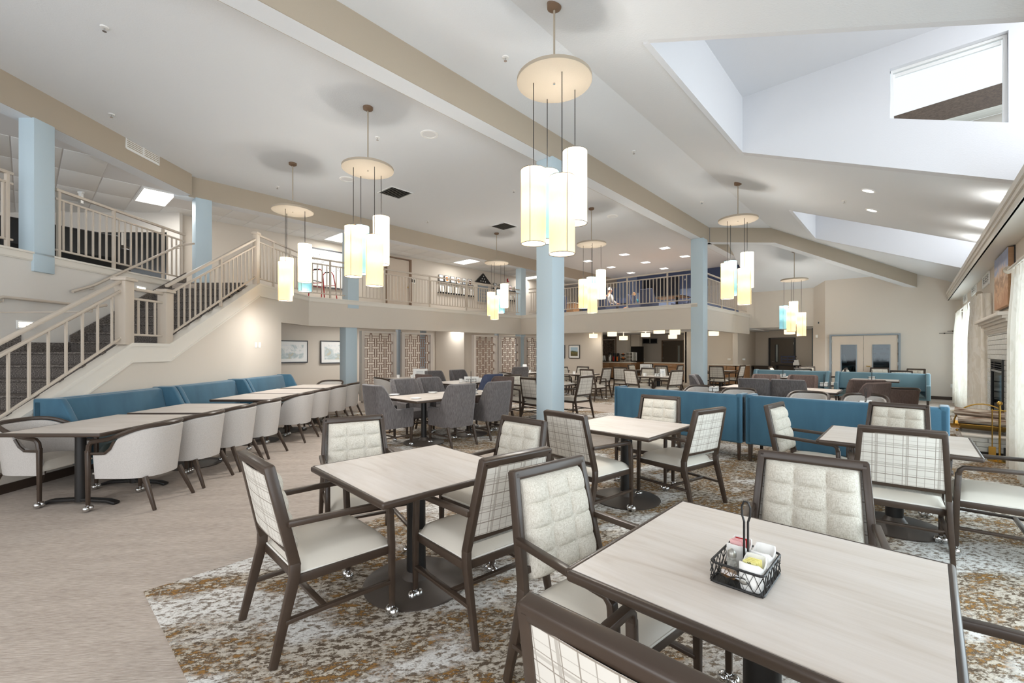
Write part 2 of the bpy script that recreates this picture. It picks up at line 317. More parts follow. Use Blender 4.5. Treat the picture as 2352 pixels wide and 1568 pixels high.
def thing(name, label, cat, loc=(0, 0, 0), rz=0.0, group=None):
    o = bpy.data.objects.new(name, None); o.empty_display_size = .1; COL.objects.link(o); o.location = loc; o.rotation_euler = (0, 0, rz)
    return tag(o, label, cat, group)
def struct(name, me, m, parent=None, **k):
    o = obj(name, me, m, parent, **k)
    if parent is None: o['kind'] = 'structure'
    return o
def inst(proto, name, label, cat, loc, rz=0.0, group=None, swap=None):   # a thing with its own copies of every part, sharing mesh data
    root = thing(name, label, cat, loc, rz, group)
    for p in proto:
        o = bpy.data.objects.new(p['name'], p['me']); COL.objects.link(o); o.parent = root; o.location = p.get('loc', (0, 0, 0)); o.rotation_euler = (0, 0, p.get('rz', 0))
        if swap and p['mat'] in swap:
            o.material_slots[0].link = 'OBJECT'; o.material_slots[0].material = M[swap[p['mat']]]
        for q in p.get('kids', ()):
            c = bpy.data.objects.new(q['name'], q['me']); COL.objects.link(c); c.parent = o; c.location = q.get('loc', (0, 0, 0))
    return root
def part(name, mb, m, kids=(), loc=(0, 0, 0), **k):
    me = mb.mesh(name, **k) if isinstance(mb, MB) else mb
    if not me.materials: me.materials.append(M[m])
    return dict(name=name, me=me, mat=m, kids=list(kids), loc=loc)
def box(x0, x1, y0, y1, z0, z1): return MB().box(min(x0, x1), max(x0, x1), min(y0, y1), max(y0, y1), z0, z1)
def poly(pts): return MB().add(pts, [tuple(range(len(pts)))])
def slab(pts, dz):                                       # polygon plate of thickness dz above
    n = len(pts); return MB().add(list(pts)+[(x, y, z+dz) for x, y, z in pts], [tuple(reversed(range(n))), tuple(range(n, 2*n))]+[(i, (i+1) % n, n+(i+1) % n, n+i) for i in range(n)])

# ------------------------------------------------------------------ the shell
ZC, XB, YH, SL = 5.37, -3.26, 15.92, .415               # flat ceiling, crease of the slope, start of the hip, pitch
XR, XL, YB, YD, YU = 1.13, -11.85, 13.65, 19.1, 19.5    # right wall, left gallery edge, back gallery edge, door wall, wall beside it
ZF, ZG = 2.18, 2.93                                      # under and top of the gallery edge
def zs(x): return ZC-SL*(x-XB)
struct('floor', box(-24, 3, -9, 30, -.1, 0), 'carpet')
for k, (x0, x1, y0, y1) in enumerate(((-3.58, 1.05, .5, 9.6), (-10.2, -4.73, 3.9, 9.6), (-10.2, -4.73, 11.1, 20.5), (-3.58, 1.05, 11.1, 16.0))):
    o = obj('patterned_carpet', box(x0, x1, y0, y1, .0, .006), 'rug')
    tag(o, ['mottled cream and ochre carpet inset under the nearest tables', 'mottled cream and ochre carpet inset under the charcoal chairs', 'mottled ochre carpet inset under the gallery dining tables', 'mottled ochre carpet inset between the facing blue booths'][k], 'carpet', 'patterned carpet insets')
# ceilings
struct('ceiling', slab([(-20, -8, ZC), (XB, -8, ZC), (XB, YH, ZC), (-4.68, YH, ZC), (-4.68, 21.6, ZC), (-20, 21.6, ZC)], .08), 'ceiling_paint')
WELLS = [(-3.2, .4), (4.6, 8.2), (12.45, 15.96)]; XW, ZW = -2.13, 5.83
def hipy(x): return YH+(x-XB)*.97
def sl(name, pts): struct(name, slab([(x, y, zs(x)) for x, y in pts], .06), 'ceiling_paint')
sl('ceiling_slope', [(XB, -8), (XW, -8), (XW, hipy(XW)), (XB, YH)])
edges = [-8]+[e for w in WELLS for e in w]+[None]
for i in range(0, len(edges), 2):
    a, b = edges[i], edges[i+1]
    if b is None: sl('ceiling_slope', [(XW, a), (XR+.05, a), (XR+.05, hipy(XR+.05)), (XW, hipy(XW))])
    else: sl('ceiling_slope', [(XW, a), (XR+.05, a), (XR+.05, b), (XW, b)])
hz = lambda y: ZC-SL*(y-YH)/.97
struct('ceiling_hip', slab([(-4.68, YH, ZC), (XB, YH, ZC), (XR+.05, hipy(XR+.05), hz(hipy(XR+.05))), (-4.68, hipy(XR+.05), hz(hipy(XR+.05)))], .06), 'ceiling_paint')
wn = 0
for a, b in WELLS:
    struct('wall_well_left', box(XW-.06, XW+.005, a-.02, b+.02, zs(XW)-.003, ZW), 'well_paint')
    struct('wall_well_near', MB().add(
        [(XW, a-.06, zs(XW)), (XR+.3, a-.06, zs(XR+.3)), (XR+.3, a-.06, ZW), (XW, a-.06, ZW), (XW, a+.005, zs(XW)-.002), (XR+.3, a+.005, zs(XR+.3)-.002), (XR+.3, a+.005, ZW), (XW, a+.005, ZW)],
        [(0, 1, 2, 3), (7, 6, 5, 4), (0, 4, 5, 1), (1, 5, 6, 2), (2, 6, 7, 3), (3, 7, 4, 0)]), 'well_paint')
    struct('ceiling_well', box(XW-.06, XR+.3, a-.06, b+.1, ZW, ZW+.05), 'well_paint')
    # far cheek wall with a small window whose sill follows the roof
    xa, xb, zt = -.22, .90, 5.50; zsl = lambda x: 4.80-.40*(x-xa)
    P = [(XW, zs(XW)-.003), (xa, zs(xa)-.003), (xb, zs(xb)-.003), (XR+.3, zs(XR+.3)-.003), (XW, ZW), (xa, ZW), (xb, ZW), (XR+.3, ZW), (xa, zsl(xa)), (xb, zsl(xb)), (xa, zt), (xb, zt)]
    fs = [(0, 1, 5, 4), (2, 3, 7, 6), (1, 2, 9, 8), (10, 11, 6, 5)]
    mb = MB()
    for f in fs:
        q = [P[i] for i in f]; mb.add([(x, b-.005, z) for x, z in q]+[(x, b+.16, z) for x, z in q], [(0, 1, 2, 3), (7, 6, 5, 4), (0, 4, 5, 1), (1, 5, 6, 2), (2, 6, 7, 3), (3, 7, 4, 0)])
    struct('wall_well_far', mb, 'well_paint')
    wn += 1
    w = struct('window_%d' % wn, MB().sweep([(xa+.02, b+.1, zsl(xa)), (xa+.02, b+.1, zt-.02), (xb-.02, b+.1, zt-.02), (xb-.02, b+.1, zsl(xb))], .05, .045, (0, 1, 0)), 'white_paint')
    obj('blind_rail', box(xa+.05, xb-.05, b+.09, b+.12, zt-.10, zt-.055), 'white_paint', w)
    obj('pane', MB().add([(xa, b+.11, zsl(xa)), (xb, b+.11, zsl(xb)), (xb, b+.11, zt), (xa, b+.11, zt)], [(0, 1, 2, 3)]), 'glass', w)
# roof outside the window
rt = thing('neighbouring_roof', 'brown shingled roof with pale gutter seen through the high window', 'roof', (0, 0, 0))
q0, q1 = Vector(wy(2015, 279, 11.4)), Vector(wy(2352, 175, 11.4)); e0, e1 = Vector(wy(2150, 288, 10.2)), Vector(wy(2352, 234, 10.2))
n = 18
for i in range(n):
    a0, a1 = q0.lerp(e0, i/n), q1.lerp(e1, i/n); b0, b1 = q0.lerp(e0, (i+1)/n), q1.lerp(e1, (i+1)/n); d = Vector((0, -.012, .02))
    obj('shingle_course', MB().add([a0, a1, b1+d, b0+d, a0-d, a1-d, b1-d, b0-d], [(0, 1, 2, 3), (7, 6, 5, 4), (3, 2, 6, 7)]), 'shingle', rt)
g = Vector((0, -.05, -.03)); obj('gutter', MB().tube([e0+g, e1+g], .06, 10), 'gutter', rt)
obj('fascia_board', MB().add([e0+Vector((0, 0, -.08)), e1+Vector((0, 0, -.08)), e1+Vector((0, 0, -.5)), e0+Vector((0, 0, -.5))], [(0, 1, 2, 3)]), 'wall', rt)
# beams
bo = struct('beam', box(-4.97, -4.69, -8, 17.6, 4.91, ZC+.02), 'ceiling_paint')
obj('beam_face', box(-4.69, -4.68, -8, 17.6, 4.912, ZC+.01), 'beam', bo); obj('beam_face', box(-4.98, -4.97, -8, 17.6, 4.912, ZC+.01), 'beam', bo)
hd = Vector((XR+1.2-XB, hipy(XR+1.2)-YH, hz(hipy(XR+1.2))-ZC)); p0 = Vector((XB, YH, ZC)); p2 = p0+hd*((.05-XB)/(XR+1.2-XB)); pm = Vector((-4.75, YH-1.45, ZC))
s0 = Vector((1, 1, 0)).cross(Vector((0, 0, 1))).normalized()*.13
def hipseg(a, b): 
    dz = Vector((0, 0, -.46)); u = Vector((0, 0, .05)); return MB().add([a+s0+u, b+s0+u, b-s0+u, a-s0+u, a+s0+dz, b+s0+dz, b-s0+dz, a-s0+dz], [(0, 1, 2, 3), (7, 6, 5, 4), (0, 4, 5, 1), (1, 5, 6, 2), (2, 6, 7, 3), (3, 7, 4, 0)])
m1 = hipseg(pm, p0); m2 = hipseg(p0, p2); m1.add(m2.v, m2.f); bo = struct('beam_hip', m1, 'ceiling_paint')
fn = s0.normalized()*.006
for a, b in ((pm, p0), (p0, p2)):
    for sg in (1, -1):
        k0, k1 = s0*sg, (s0+fn)*sg; zt_, zb_ = Vector((0, 0, .05)), Vector((0, 0, -.455)); obj('beam_face', MB().add([a+k0+zt_, b+k0+zt_, b+k0+zb_, a+k0+zb_, a+k1+zt_, b+k1+zt_, b+k1+zb_, a+k1+zb_], [(0, 1, 2, 3), (7, 6, 5, 4), (0, 4, 5, 1), (1, 5, 6, 2), (2, 6, 7, 3), (3, 7, 4, 0)]), 'beam', bo)
e_ = p2-p0; en = Vector((e_.x, e_.y, 0)).normalized()*.006; obj('beam_face', MB().add([p2+s0+Vector((0, 0, .05)), p2-s0+Vector((0, 0, .05)), p2-s0+Vector((0, 0, -.455)), p2+s0+Vector((0, 0, -.455))], [(0, 1, 2, 3)]), 'beam', bo)
BEND = W(-7.0, 9.62)
def cambox(X0, X1, D0, D1, z0, z1):
    P = [W(X0, D0), W(X1, D0), W(X1, D1), W(X0, D1)]; return slab([(x, y, z0) for x, y in P], z1-z0)
mb = cambox(-7.3, -7.0, -4, 9.6, 4.91, ZC+.02); m2 = slab([(-12.0, BEND[1]-.25, 4.91), (XL+.05, BEND[1]-.02, 4.91), (XL+.05, 21.5, 4.91), (-12.15, 21.5, 4.91), (-12.15, BEND[1]-.2, 4.91)], ZC+.02-4.91); mb.add(m2.v, m2.f)
bo = struct('beam_left', mb, 'ceiling_paint')
obj('beam_face', cambox(-7.0, -6.99, -4, 9.62, 4.912, ZC+.01), 'beam', bo); obj('beam_face', box(XL+.05, XL+.06, BEND[1]-.02, 21.5, 4.912, ZC+.01), 'beam', bo)
# galleries: floor edges
def fascia(name, pts, z0=ZF, z1=ZG, th=.16):
    mb = MB()
    for a, b in zip(pts, pts[1:]):
        a, b = Vector(a), Vector(b); d = (b-a).normalized(); nrm = Vector((-d.y, d.x))*th
        mb.add(slab([(a.x, a.y, z0), (b.x, b.y, z0), (b.x+nrm.x, b.y+nrm.y, z0), (a.x+nrm.x, a.y+nrm.y, z0)], z1-z0).v, [(0, 3, 2, 1), (4, 5, 6, 7), (0, 1, 5, 4), (1, 2, 6, 5), (2, 3, 7, 6), (3, 0, 4, 7)])
    return struct(name, mb, 'wall')
A0, A1 = W(-5.4, 10.31), W(-5.4, 11.70); XG = -4.8
GAL = [A0, (XL, A1[1]), (XL, YB), (XG, YB), (XG, YU)]
fascia('wall_gallery_edge', GAL)
def cap(name, pts):
    mb = MB()
    for a, b in zip(pts, pts[1:]):
        a, b = Vector(a), Vector(b); d = (b-a).normalized(); nr = Vector((-d.y, d.x))
        for off, z0, z1 in ((-.035, ZG-.0, ZG+.03), (-.02, ZG-.085, ZG), (-.012, ZG-.10, ZG-.085)):
            p = [a+nr*off-d*.01, b+nr*off+d*.02, b+nr*.18+d*.02, a+nr*.18-d*.01]; m2 = slab([(q.x, q.y, z0) for q in p], z1-z0); mb.add(m2.v, m2.f)
    return struct(name, mb, 'trim')
cap('trim_1', GAL)
struct('floor_gallery_left', slab([(-19, -6, ZG-.3), W(-7.05, -2)+(ZG-.3,), W(-7.05, 9.0)+(ZG-.3,), W(-5.5, 9.45)+(ZG-.3,), A1+(ZG-.3,), (XL-.1, YB+.1, ZG-.3), (XL-.1, 22, ZG-.3), (-19, 22, ZG-.3)], .28), 'carpet')
struct('floor_gallery_back', box(-19, XG-.1, YB+.1, 22, ZG-.3, ZG-.02), 'carpet')
struct('ceiling_below_gallery', slab([(-19, 3.5, 2.40), A0+(2.40,), A1+(2.40,), (XL, YB+.1, 2.40), (XG-.1, YB+.1, 2.40), (XG-.1, 24.4, 2.40), (-19, 24.4, 2.40)], .05), 'ceiling_paint')
# walls
def wallx(name, x, y0, y1, z0, z1, m='wall', th=.12, side=1): return struct(name, box(x, x+th*side, y0, y1, z0, z1), m)
def wally(name, y, x0, x1, z0, z1, m='wall', th=.12): return struct(name, box(x0, x1, y, y+th, z0, z1), m)
for k, (y0, y1, z0, z1) in enumerate(((.6, 1.9, 0, 3.62), (-8, .6, 2.8, 3.62), (-8, .6, 0, .3), (8.7, 14.2, 0, 3.62), (18.2, 20.3, 0, 3.62), (1.9, 8.7, 2.62, 3.62), (14.2, 18.2, 2.62, 3.62), (1.9, 8.7, 0, .3), (14.2, 18.2, 0, .3))):
    wallx('wall_right', XR, y0, y1, z0, z1)
for wnum, (y0, y1) in ((4, (1.9, 8.7)), (5, (14.2, 18.2))):
    w = struct('window_%d' % wnum, MB().sweep([(XR+.06, y0, .32), (XR+.06, y0, 2.6), (XR+.06, y1, 2.6), (XR+.06, y1, .32), (XR+.06, y0, .32)], .08, .08, (1, 0, 0)), 'white_paint')
    for i in range(1, 5): obj('mullion', box(XR+.03, XR+.09, y0+(y1-y0)*i/5-.03, y0+(y1-y0)*i/5+.03, .3, 2.6), 'white_paint', w)
    obj('pane', box(XR+.055, XR+.06, y0, y1, .3, 2.6), 'glass', w)
dx0, dx1 = wy(1908, 800, YD)[0], wy(2066, 800, YD)[0]
wally('wall_door', YD, -2.26, dx0, 0, 4.6); wally('wall_door', YD, dx1, XR+.1, 0, 4.6); wally('wall_door', YD, dx0, dx1, 2.06, 4.6)
J0, J1 = (-2.66, YU), (-2.26, YD)
mbj = slab([J0+(0,), J1+(0,), (J1[0], J1[1]+.12, 0), (J0[0], J0[1]+.12, 0)], 4.6); struct('wall_jog', mbj, 'wall')
wally('wall_back', YU, -5.2, -2.64, 2.42, 4.6)
struct('ceiling_recess', box(-5.7, -2.4, YU+.05, 23.4, 2.44, 2.5), 'ceiling_paint')
wallx('wall_recess_right', -2.68, YU+.02, 23.4, 0, 2.6, th=.14)
wally('wall_recess_back', 23.3, -6.2, -2.4, 0, 2.6)
wallx('wall_recess_left', -5.6, 20.92, 23.4, 0, 2.6, th=.12, side=1)
wally('wall_serving', 20.9, -7.9, -5.5, 0, 2.45)
struct('trim_2', box(-5.62, -5.42, 20.2, 20.9, 0, 2.3), 'wall')
wallx('wall_serving_side', -7.95, 20.9, 24.2, 0, 2.45)
wally('wall_kitchen', 24.1, -13.8, -7.8, 0, 2.45)
wally('wall_annex', 18.7, -19, -11.1, 0, 2.45, 'wall')
wallx('wall_annex_side', -13.8, 18.8, 24.2, 0, 2.45)
wallx('wall_left', -14.4, 3.0, 18.7, 0, 2.45, side=-1)
wally('wall_alcove', 11.2, -14.3, -12.6, 0, 2.3, th=.1); 
wallx('wall_upper_left', -14.0, 2.65, 21.6, ZG-.1, 5.1, side=-1)
wally('wall_upper_back', 21.5, -14, -4.7, ZG-.1, 5.4, 'navy_wall')
struct('trim_3', box(-10.6, -4.7, 21.44, 21.5, 4.55, 5.37), 'navy_band')
wallx('wall_upper_right', -4.7, 19.6, 21.5, ZG-.1, 5.4)
K0, K1 = W(-8.45, 11.2), W(-15.5, 11.2)
def camwall(name, X0, X1, D, z0, z1, m, th=.1): return struct(name, cambox(X0, X1, D, D+th, z0, z1), m)
camwall('wall_lounge', -15.5, -8.45, 11.2, 4.55, 5.1, 'wall_light'); camwall('wall_lounge', -8.75, -8.45, 11.2, ZG-.1, 4.55, 'wall_light'); camwall('wall_lounge', -15.5, -12.2, 11.2, ZG-.1, 4.55, 'wall_light')
camwall('wall_lounge_back', -16, -8, 13.0, ZG-.1, 4.8, 'steel_blue')
gl = thing('interior_window', 'dark glazed interior window behind the upper gallery railing', 'window', W(-10.45, 11.22)+(ZG,), YAW)
obj('pane', box(-1.75, 1.7, -.005, .005, 0, 1.62), 'dark_glass', gl)
obj('frame', MB().sweep([(-1.75, 0, 0), (-1.75, 0, 1.62), (1.7, 0, 1.62), (1.7, 0, 0)], .08, .05, (0, 1, 0)), 'trim', gl)
for xx in (-.6, .55): obj('mullion', box(xx-.025, xx+.025, -.03, .03, 0, 1.62), 'trim', gl)
# stair walls (run straight away from the photographer)
XS0, XS1 = -5.4, -7.0; DL0, DL1, DU = 6.25, 6.95, 9.42; ZL = 1.50
def zst(D): return 0 if D < DL0-2.55 else (ZL*(D-(DL0-2.55))/2.55 if D < DL0 else (ZL if D < DL1 else min(ZG, ZL+(ZG-ZL)*(D-DL1)/(DU-DL1))))
mb = MB(); Ds = [2.2, DL0-2.55, DL0, DL1, DU, 10.31]; zt = [0.10 if d < DL0-2.5 else zst(d)+.10 for d in Ds]; zt[-1] = ZG; zt[-2] = ZG
pts = [(d, 0) for d in Ds]+[(d, z) for d, z in reversed(list(zip(Ds, zt)))]
def sidewall(name, X, th, pts, m, parent=None):
    n = len(pts); vs = []
    for XX in (X, X-th):
        for d, z in pts: x, y = W(XX, d); vs.append((x, y, z))
    mb = MB().add(vs, [tuple(range(n)), tuple(reversed(range(n, 2*n)))]+[(i, n+i, n+(i+1) % n, (i+1) % n) for i in range(n)]); return struct(name, mb, m, parent)
sidewall('wall_stair', XS0, .14, pts, 'wall')
camwall('wall_stair_return', -7.0, -5.54, 10.2, 0, ZG-.3, 'wall')
struct('wall_stair_inner', cambox(-7.12, -7.0, -3, 10.3, 0, ZG), 'wall_light')
# sloping stringer mouldings on the stair wall
def strip(name, X, th, path, h, m, up=0.0, kind=True):
    lo = [(d, z+up) for d, z in path]; hi = [(d, z+up+h) for d, z in path]; return sidewall(name, X, th, lo+hi[::-1], m)
path = list(zip(Ds[1:], zt[1:])); path[0] = (path[0][0], .1); path[-1] = (A0 and 10.31, ZG)
strip('trim_4', XS0+.02, .18, path, .05, 'trim', -.02); strip('trim_5', XS0+.012, .02, path, .22, 'trim', -.24); strip('trim_6', XS0+.022, .02, path, .03, 'trim', -.25)
c2 = [W(-7.0+.03, -2), W(-7.0+.03, 9.0)]
def uppertrim():
    mb = MB()
    for off, z0, z1 in ((.04, ZG, ZG+.03), (.025, ZG-.09, ZG), (.015, ZG-.105, ZG-.09)):
        m2 = cambox(-7.14, -7.0+off, -3, 10.2, z0, z1); mb.add(m2.v, m2.f)
    return mb
struct('trim_7', uppertrim(), 'trim')
# baseboards
struct('baseboard_stair', cambox(XS0, XS0+.012, 2.2, 10.3, 0, .1), 'dark_wood'); struct('baseboard_door_wall', box(-.35, XR, YD-.015, YD, 0, .1), 'dark_wood')
struct('baseboard_left', box(-14.4, -14.385, 3, 18.7, 0, .1), 'dark_wood'); struct('baseboard_kitchen', box(-13, -7.9, 24.085, 24.1, 0, .1), 'dark_wood')
# cove ledge along the right wall
mb = box(.84, XR, -8, YD, 3.06, 3.28)
for xo, z0, z1 in ((.80, 3.22, 3.30), (.82, 3.16, 3.22), (.835, 3.06, 3.10)): m2 = box(xo, .86, -8, YD, z0, z1); mb.add(m2.v, m2.f)
struct('trim_8', mb, 'trim')
for yy in (9.0, 10.8, 12.0):
    spot('cove_uplight', (1.0, yy, 3.36), 12, 150, (1, .99, .95), (R(180), 0, 0))
# columns
def column(name, x0, x1, y0, y1, z1, z0=0): return struct(name, box(x0, x1, y0, y1, z0, z1).mesh(name, bevel=.008), 'blue_column')
column('column', -4.98, -4.62, 6.15, 6.51, 4.91); column('column', -4.98, -4.61, YB-.02, YB+.36, 4.91)
def camcol(X0, X1, D0, D1, z0, z1): struct('column', cambox(X0, X1, D0, D1, z0, z1).mesh('column', bevel=.008), 'blue_column')
camcol(-7.19, -6.96, 6.416, 6.71, ZG-.25, 4.92)
xx, yy = W(-7.02, 9.98); column('column', xx-.155, xx+.155, yy-.155, yy+.155, 4.92, ZG-.1)
q = wx(811, 640, XL); column('column', XL-.33, XL+.004, q[1]-.16, q[1]+.18, 4.92, ZG-.2); column('column', XL-.40, XL-.04, q[1]-.2, q[1]+.15, ZF+.02, 0)
column('column', XL-.30, XL+.0, YB-.0, YB+.3, 4.92, ZG-.1); column('column', XL-.36, XL-.06, YB+.05, YB+.35, ZF+.02, 0)
# ------------------------------------------------------------------ stairs
def stair(name, label, D0, D1, z0, z1, n):
    t = thing(name, label, 'staircase', W(-6.2, D0)+(0,), YAW); r = (z1-z0)/n; g = (D1-D0)/n
    rm = box(-.78, .655, 0, .02, 0, r).mesh('riser'); tm = box(-.78, .655, -.025, g+.02, -.03, 0).mesh('tread', bevel=.008)
    for i in range(n):
        obj('riser', rm, 'stair_carpet', t, (0, i*g, z0+i*r))
        if i < n-1 or z1 < ZG: obj('tread', tm, 'stair_carpet', t, (0, i*g, z0+(i+1)*r))
    # carpeted skirt along the inner wall
    sk = MB()
    for a, b in ((0, n),):
        P = [(D0*0, z0), (0, z0+.26), (D1-D0, z1+.26), (D1-D0, z1)]; sk.add([(-.78, y, z) for y, z in P]+[(-.76, y, z) for y, z in P], [(0, 1, 2, 3), (7, 6, 5, 4), (0, 4, 5, 1), (1, 5, 6, 2), (2, 6, 7, 3), (3, 7, 4, 0)])
    obj('skirt', sk, 'stair_carpet', t); return t
stair('stair_flight', 'lower carpeted stair flight rising behind the blue banquettes', DL0-2.55, DL0, 0, ZL, 9)
stair('stair_flight', 'upper carpeted stair flight between the landing and the gallery', DL1, DU, ZL, ZG, 9)
t = thing('stair_landing', 'carpeted half landing between the two stair newel posts', 'landing', W(-6.2, DL0)+(0,), YAW)
obj('landing_deck', box(-.78, .655, .02, DL1-DL0-.0, ZL-.2, ZL-.002), 'stair_carpet', t); obj('landing_skirt', box(-.78, -.76, 0, DL1-DL0, ZL, ZL+.14), 'stair_carpet', t)
# ------------------------------------------------------------------ railings
BAL = {}
def baluster(h):
    k = round(h, 2)
    if k not in BAL: BAL[k] = box(-.011, .011, -.011, .011, 0, k).mesh('baluster')
    return BAL[k]
def railing(label, a, b, za, zb, posts=(), hi=1.05, newel=(), ends=True, flat=True, sp=.118, group='gallery and stair railings', hb=.12):
    a, b = Vector(a), Vector(b); L = (b-a).length; d = (b-a)/L; ang = math.atan2(d.y, d.x); t = thing('railing', label, 'railing', (a.x, a.y, 0), ang, group)
    z = lambda s: za+(zb-za)*s/L; k = (zb-za)/L
    def rail(name, up, w, h, x0=0, x1=None):
        x1 = L if x1 is None else x1; obj(name, MB().sweep([(x0, 0, z(x0)+up), (x1, 0, z(x1)+up)], w, h, (0, 1, 0)).mesh(name, bevel=min(w, h)*.25), 'rail', t)
    rail('top_rail', hi, .055, .045); rail('middle_rail', hi-.14, .032, .035); rail('bottom_rail', hb, .032, .03)
    n = max(2, int(L/sp)); 
    for i in range(1, n):
        s = L*i/n
        if any(abs(s-p) < .05 for p in posts): continue
        obj('baluster', baluster(hi-.14-hb), 'rail', t, (s, 0, z(s)+hb))
    for p in posts: obj('post', box(-.022, .022, -.022, .022, 0, hi-.01).mesh('post', bevel=.004), 'rail', t, (p, 0, z(p)))
    return t
zg = ZG+.03
q = wx(811, 640, XL)[1]
o5 = .08
railing('tan gallery railing with the red walker behind it', (XL-o5, A1[1]), (XL-o5, q-.2), zg, zg, (.62,))
railing('long tan gallery railing in front of the framed photographs', (XL-o5, q+.22), (XL-o5, YB-.03), zg, zg, (.85, 2.55, 4.2, 5.7))
railing('tan gallery railing in front of the blue lounge', (XL+.35, YB+o5), (-5.02, YB+o5), zg, zg, (1.4, 2.9, 4.35, 5.75))
railing('tan gallery railing right of the far blue column', (XG-o5, YB+.42), (XG-o5, YU-.05), zg, zg, (.6, 2.2, 3.8))
railing('tan gallery railing at the head of the stairs', W(-5.48, DU+.05), (XL+.0, A1[1]), zg, zg, (.6, 1.3))
railing('upper gallery railing between the two left blue columns', W(-7.05, 6.8), W(-7.05, 9.5), zg, zg, (.05, 1.0, 2.1))
railing('upper gallery railing stub at the left picture edge', W(-7.05, 3.2), W(-7.05, 6.22), zg, zg, (1.5, 2.95))
railing('sloping railing of the lower stair flight', W(-5.47, DL0-2.5), W(-5.47, DL0-.02), .10, ZL+.12, (), .92, sp=.2)
railing('sloping railing of the upper stair flight', W(-5.47, DL1+.02), W(-5.47, DU-.02), ZL+.12, ZG+.05, (1.3,), .92, sp=.125)
railing('short level railing between the two landing newels', W(-5.47, DL0+.05), W(-5.47, DL1-.05), ZL+.13, ZL+.13, (), .78, sp=.125)
def newel(label, X, D, z0, z1, w=.11):
    t = thing('newel_post', label, 'newel post', W(X, D)+(0,), YAW, 'stair newel posts')
    obj('shaft', box(-w/2, w/2, -w/2, w/2, z0, z1).mesh('shaft', bevel=.004), 'rail', t)
    mb = box(-w*.72, w*.72, -w*.72, w*.72, z1, z1+.035); mb.add(box(-w*.6, w*.6, -w*.6, w*.6, z1+.035, z1+.055).v, [(3, 2, 1, 0), (4, 5, 6, 7), (0, 1, 5, 4), (1, 2, 6, 5), (2, 3, 7, 6), (3, 0, 4, 7)]); obj('cap', mb.mesh('cap', bevel=.008), 'rail', t)
newel('thick newel post at the near corner of the stair landing', -5.47, DL0-.03, ZL+.105, 2.50, .15)
newel('thick newel post at the far corner of the stair landing', -5.47, DL1, ZL+.105, 2.43, .14)
newel('slim tall newel post at the top of the stairs', -5.47, DU, ZG, 4.0, .10)
def hand(label, pts):
    t = thing('handrail', label, 'handrail', (0, 0, 0), 0, 'wall handrails'); obj('bar', MB().tube([W(X, D)+(z,) for X, D, z in pts], .022, 10).mesh('bar', smooth=True), 'rail', t)
    for X, D, z in (pts[1], pts[-2]): obj('bracket', MB().tube([W(X, D)+(z,), W(X, D)+(z-.06,), W(-7.0, D)+(z-.07,)], .009, 6), 'rail', t)
hand('lower wall handrail beside the stair night light', [(-6.93, 3.2, 1.02), (-6.93, 4.0, 1.12), (-6.93, 5.7, 2.12), (-6.93, 6.0, 2.25), (-6.93, 6.9, 2.25)])
hand('upper wall handrail rising behind the landing newels', [(-6.93, 6.95, 2.45), (-6.93, 7.3, 2.6), (-6.93, 9.2, 3.72), (-6.93, 9.6, 3.85)])
hand('inner handrail behind the lower stair balusters', [(-5.62, 3.9, .95), (-5.62, 4.2, 1.1), (-5.62, 5.9, 2.1), (-5.62, 6.1, 2.15)])
def steplight(label, D, z):
    t = thing('step_light', label, 'step light', W(-6.995, D)+(z,), YAW, 'stair step lights'); obj('housing', box(0, .012, -.12, .12, -.06, .06).mesh('housing', bevel=.004), 'white_paint', t); obj('lens', box(.012, .016, -.09, .09, -.035, .035), 'bulb', t)
    for zz in (-.015, .015): obj('louvre', box(.012, .03, -.095, .095, zz-.004, zz+.004), 'white_paint', t)
steplight('small lit night light on the wall beside the lower stairs', 6.33, 1.89); steplight('small lit night light behind the landing balusters', 8.3, 2.68)
# ------------------------------------------------------------------ suspended tile ceiling over the upper gallery
ZT = 5.02
ct = struct('ceiling_upper', slab([(-19, -9, ZT+.02), W(-7.2, -3)+(ZT+.02,), W(-7.2, 9.6)+(ZT+.02,), (XL-.2, BEND[1], ZT+.02), (XL-.2, 21.4, ZT+.02), (-19, 21.4, ZT+.02)], .03), 'grid')
tile = box(-.60, .60, -.295, .295, 0, .03).mesh('ceiling_tile', bevel=.006)
lit = {(1, 13), (1, 22), (3, 6)}
lamp = box(-.585, .585, -.28, .28, 0, .01).mesh('diffuser')
pl = []
for i in range(-6, 5):
    for j in range(-8, 40):
        x, y = XL-.32-.61-i*1.22, -2.0+j*.61+.305
        X, D = x*cY+y*sY, -x*sY+y*cY
        if D < 2.5 or X < -16 or (i > 1 and y > 3.5): continue
        if (y < BEND[1]+.3 and X > -8.05) or (i < 0 and y > BEND[1]-.3): continue
        pl.append((i, j, x, y)); obj('ceiling_tile', tile, 'acoustic', ct, (x, y, ZT+.012))
mbg = MB()
def panel_light(label, x, y, z=ZT, sx=1.18, sy=.57, e=24):
    t = thing('panel_light', label, 'ceiling light', (x, y, z), 0, 'square ceiling panel lights'); obj('frame', MB().sweep([(-sx/2, -sy/2, 0), (sx/2, -sy/2, 0), (sx/2, sy/2, 0), (-sx/2, sy/2, 0), (-sx/2, -sy/2, 0)], .03, .02, (0, 0, 1)), 'white_paint', t)
    obj('diffuser', box(-sx/2, sx/2, -sy/2, sy/2, -.004, .008), 'lamp_white', t)
    a = area('panel_glow', (x, y, z-.03), (0, 0, 0), sx, sy, e, (1, .98, .94)); a.parent = None; return t
x, y = gp(356, 453, ZT); panel_light('bright panel light in the tile ceiling beside the upper railing', x, y)
x, y = gp(785, 545, ZT); panel_light('bright panel light partly hidden behind a cream lampshade', x, y)
x, y = gp(1076, 600, ZT); panel_light('bright panel light above the framed photographs', x, y)
x, y = gp(1222, 637, ZT); panel_light('bright panel light at the far end of the tile ceiling', x, y)
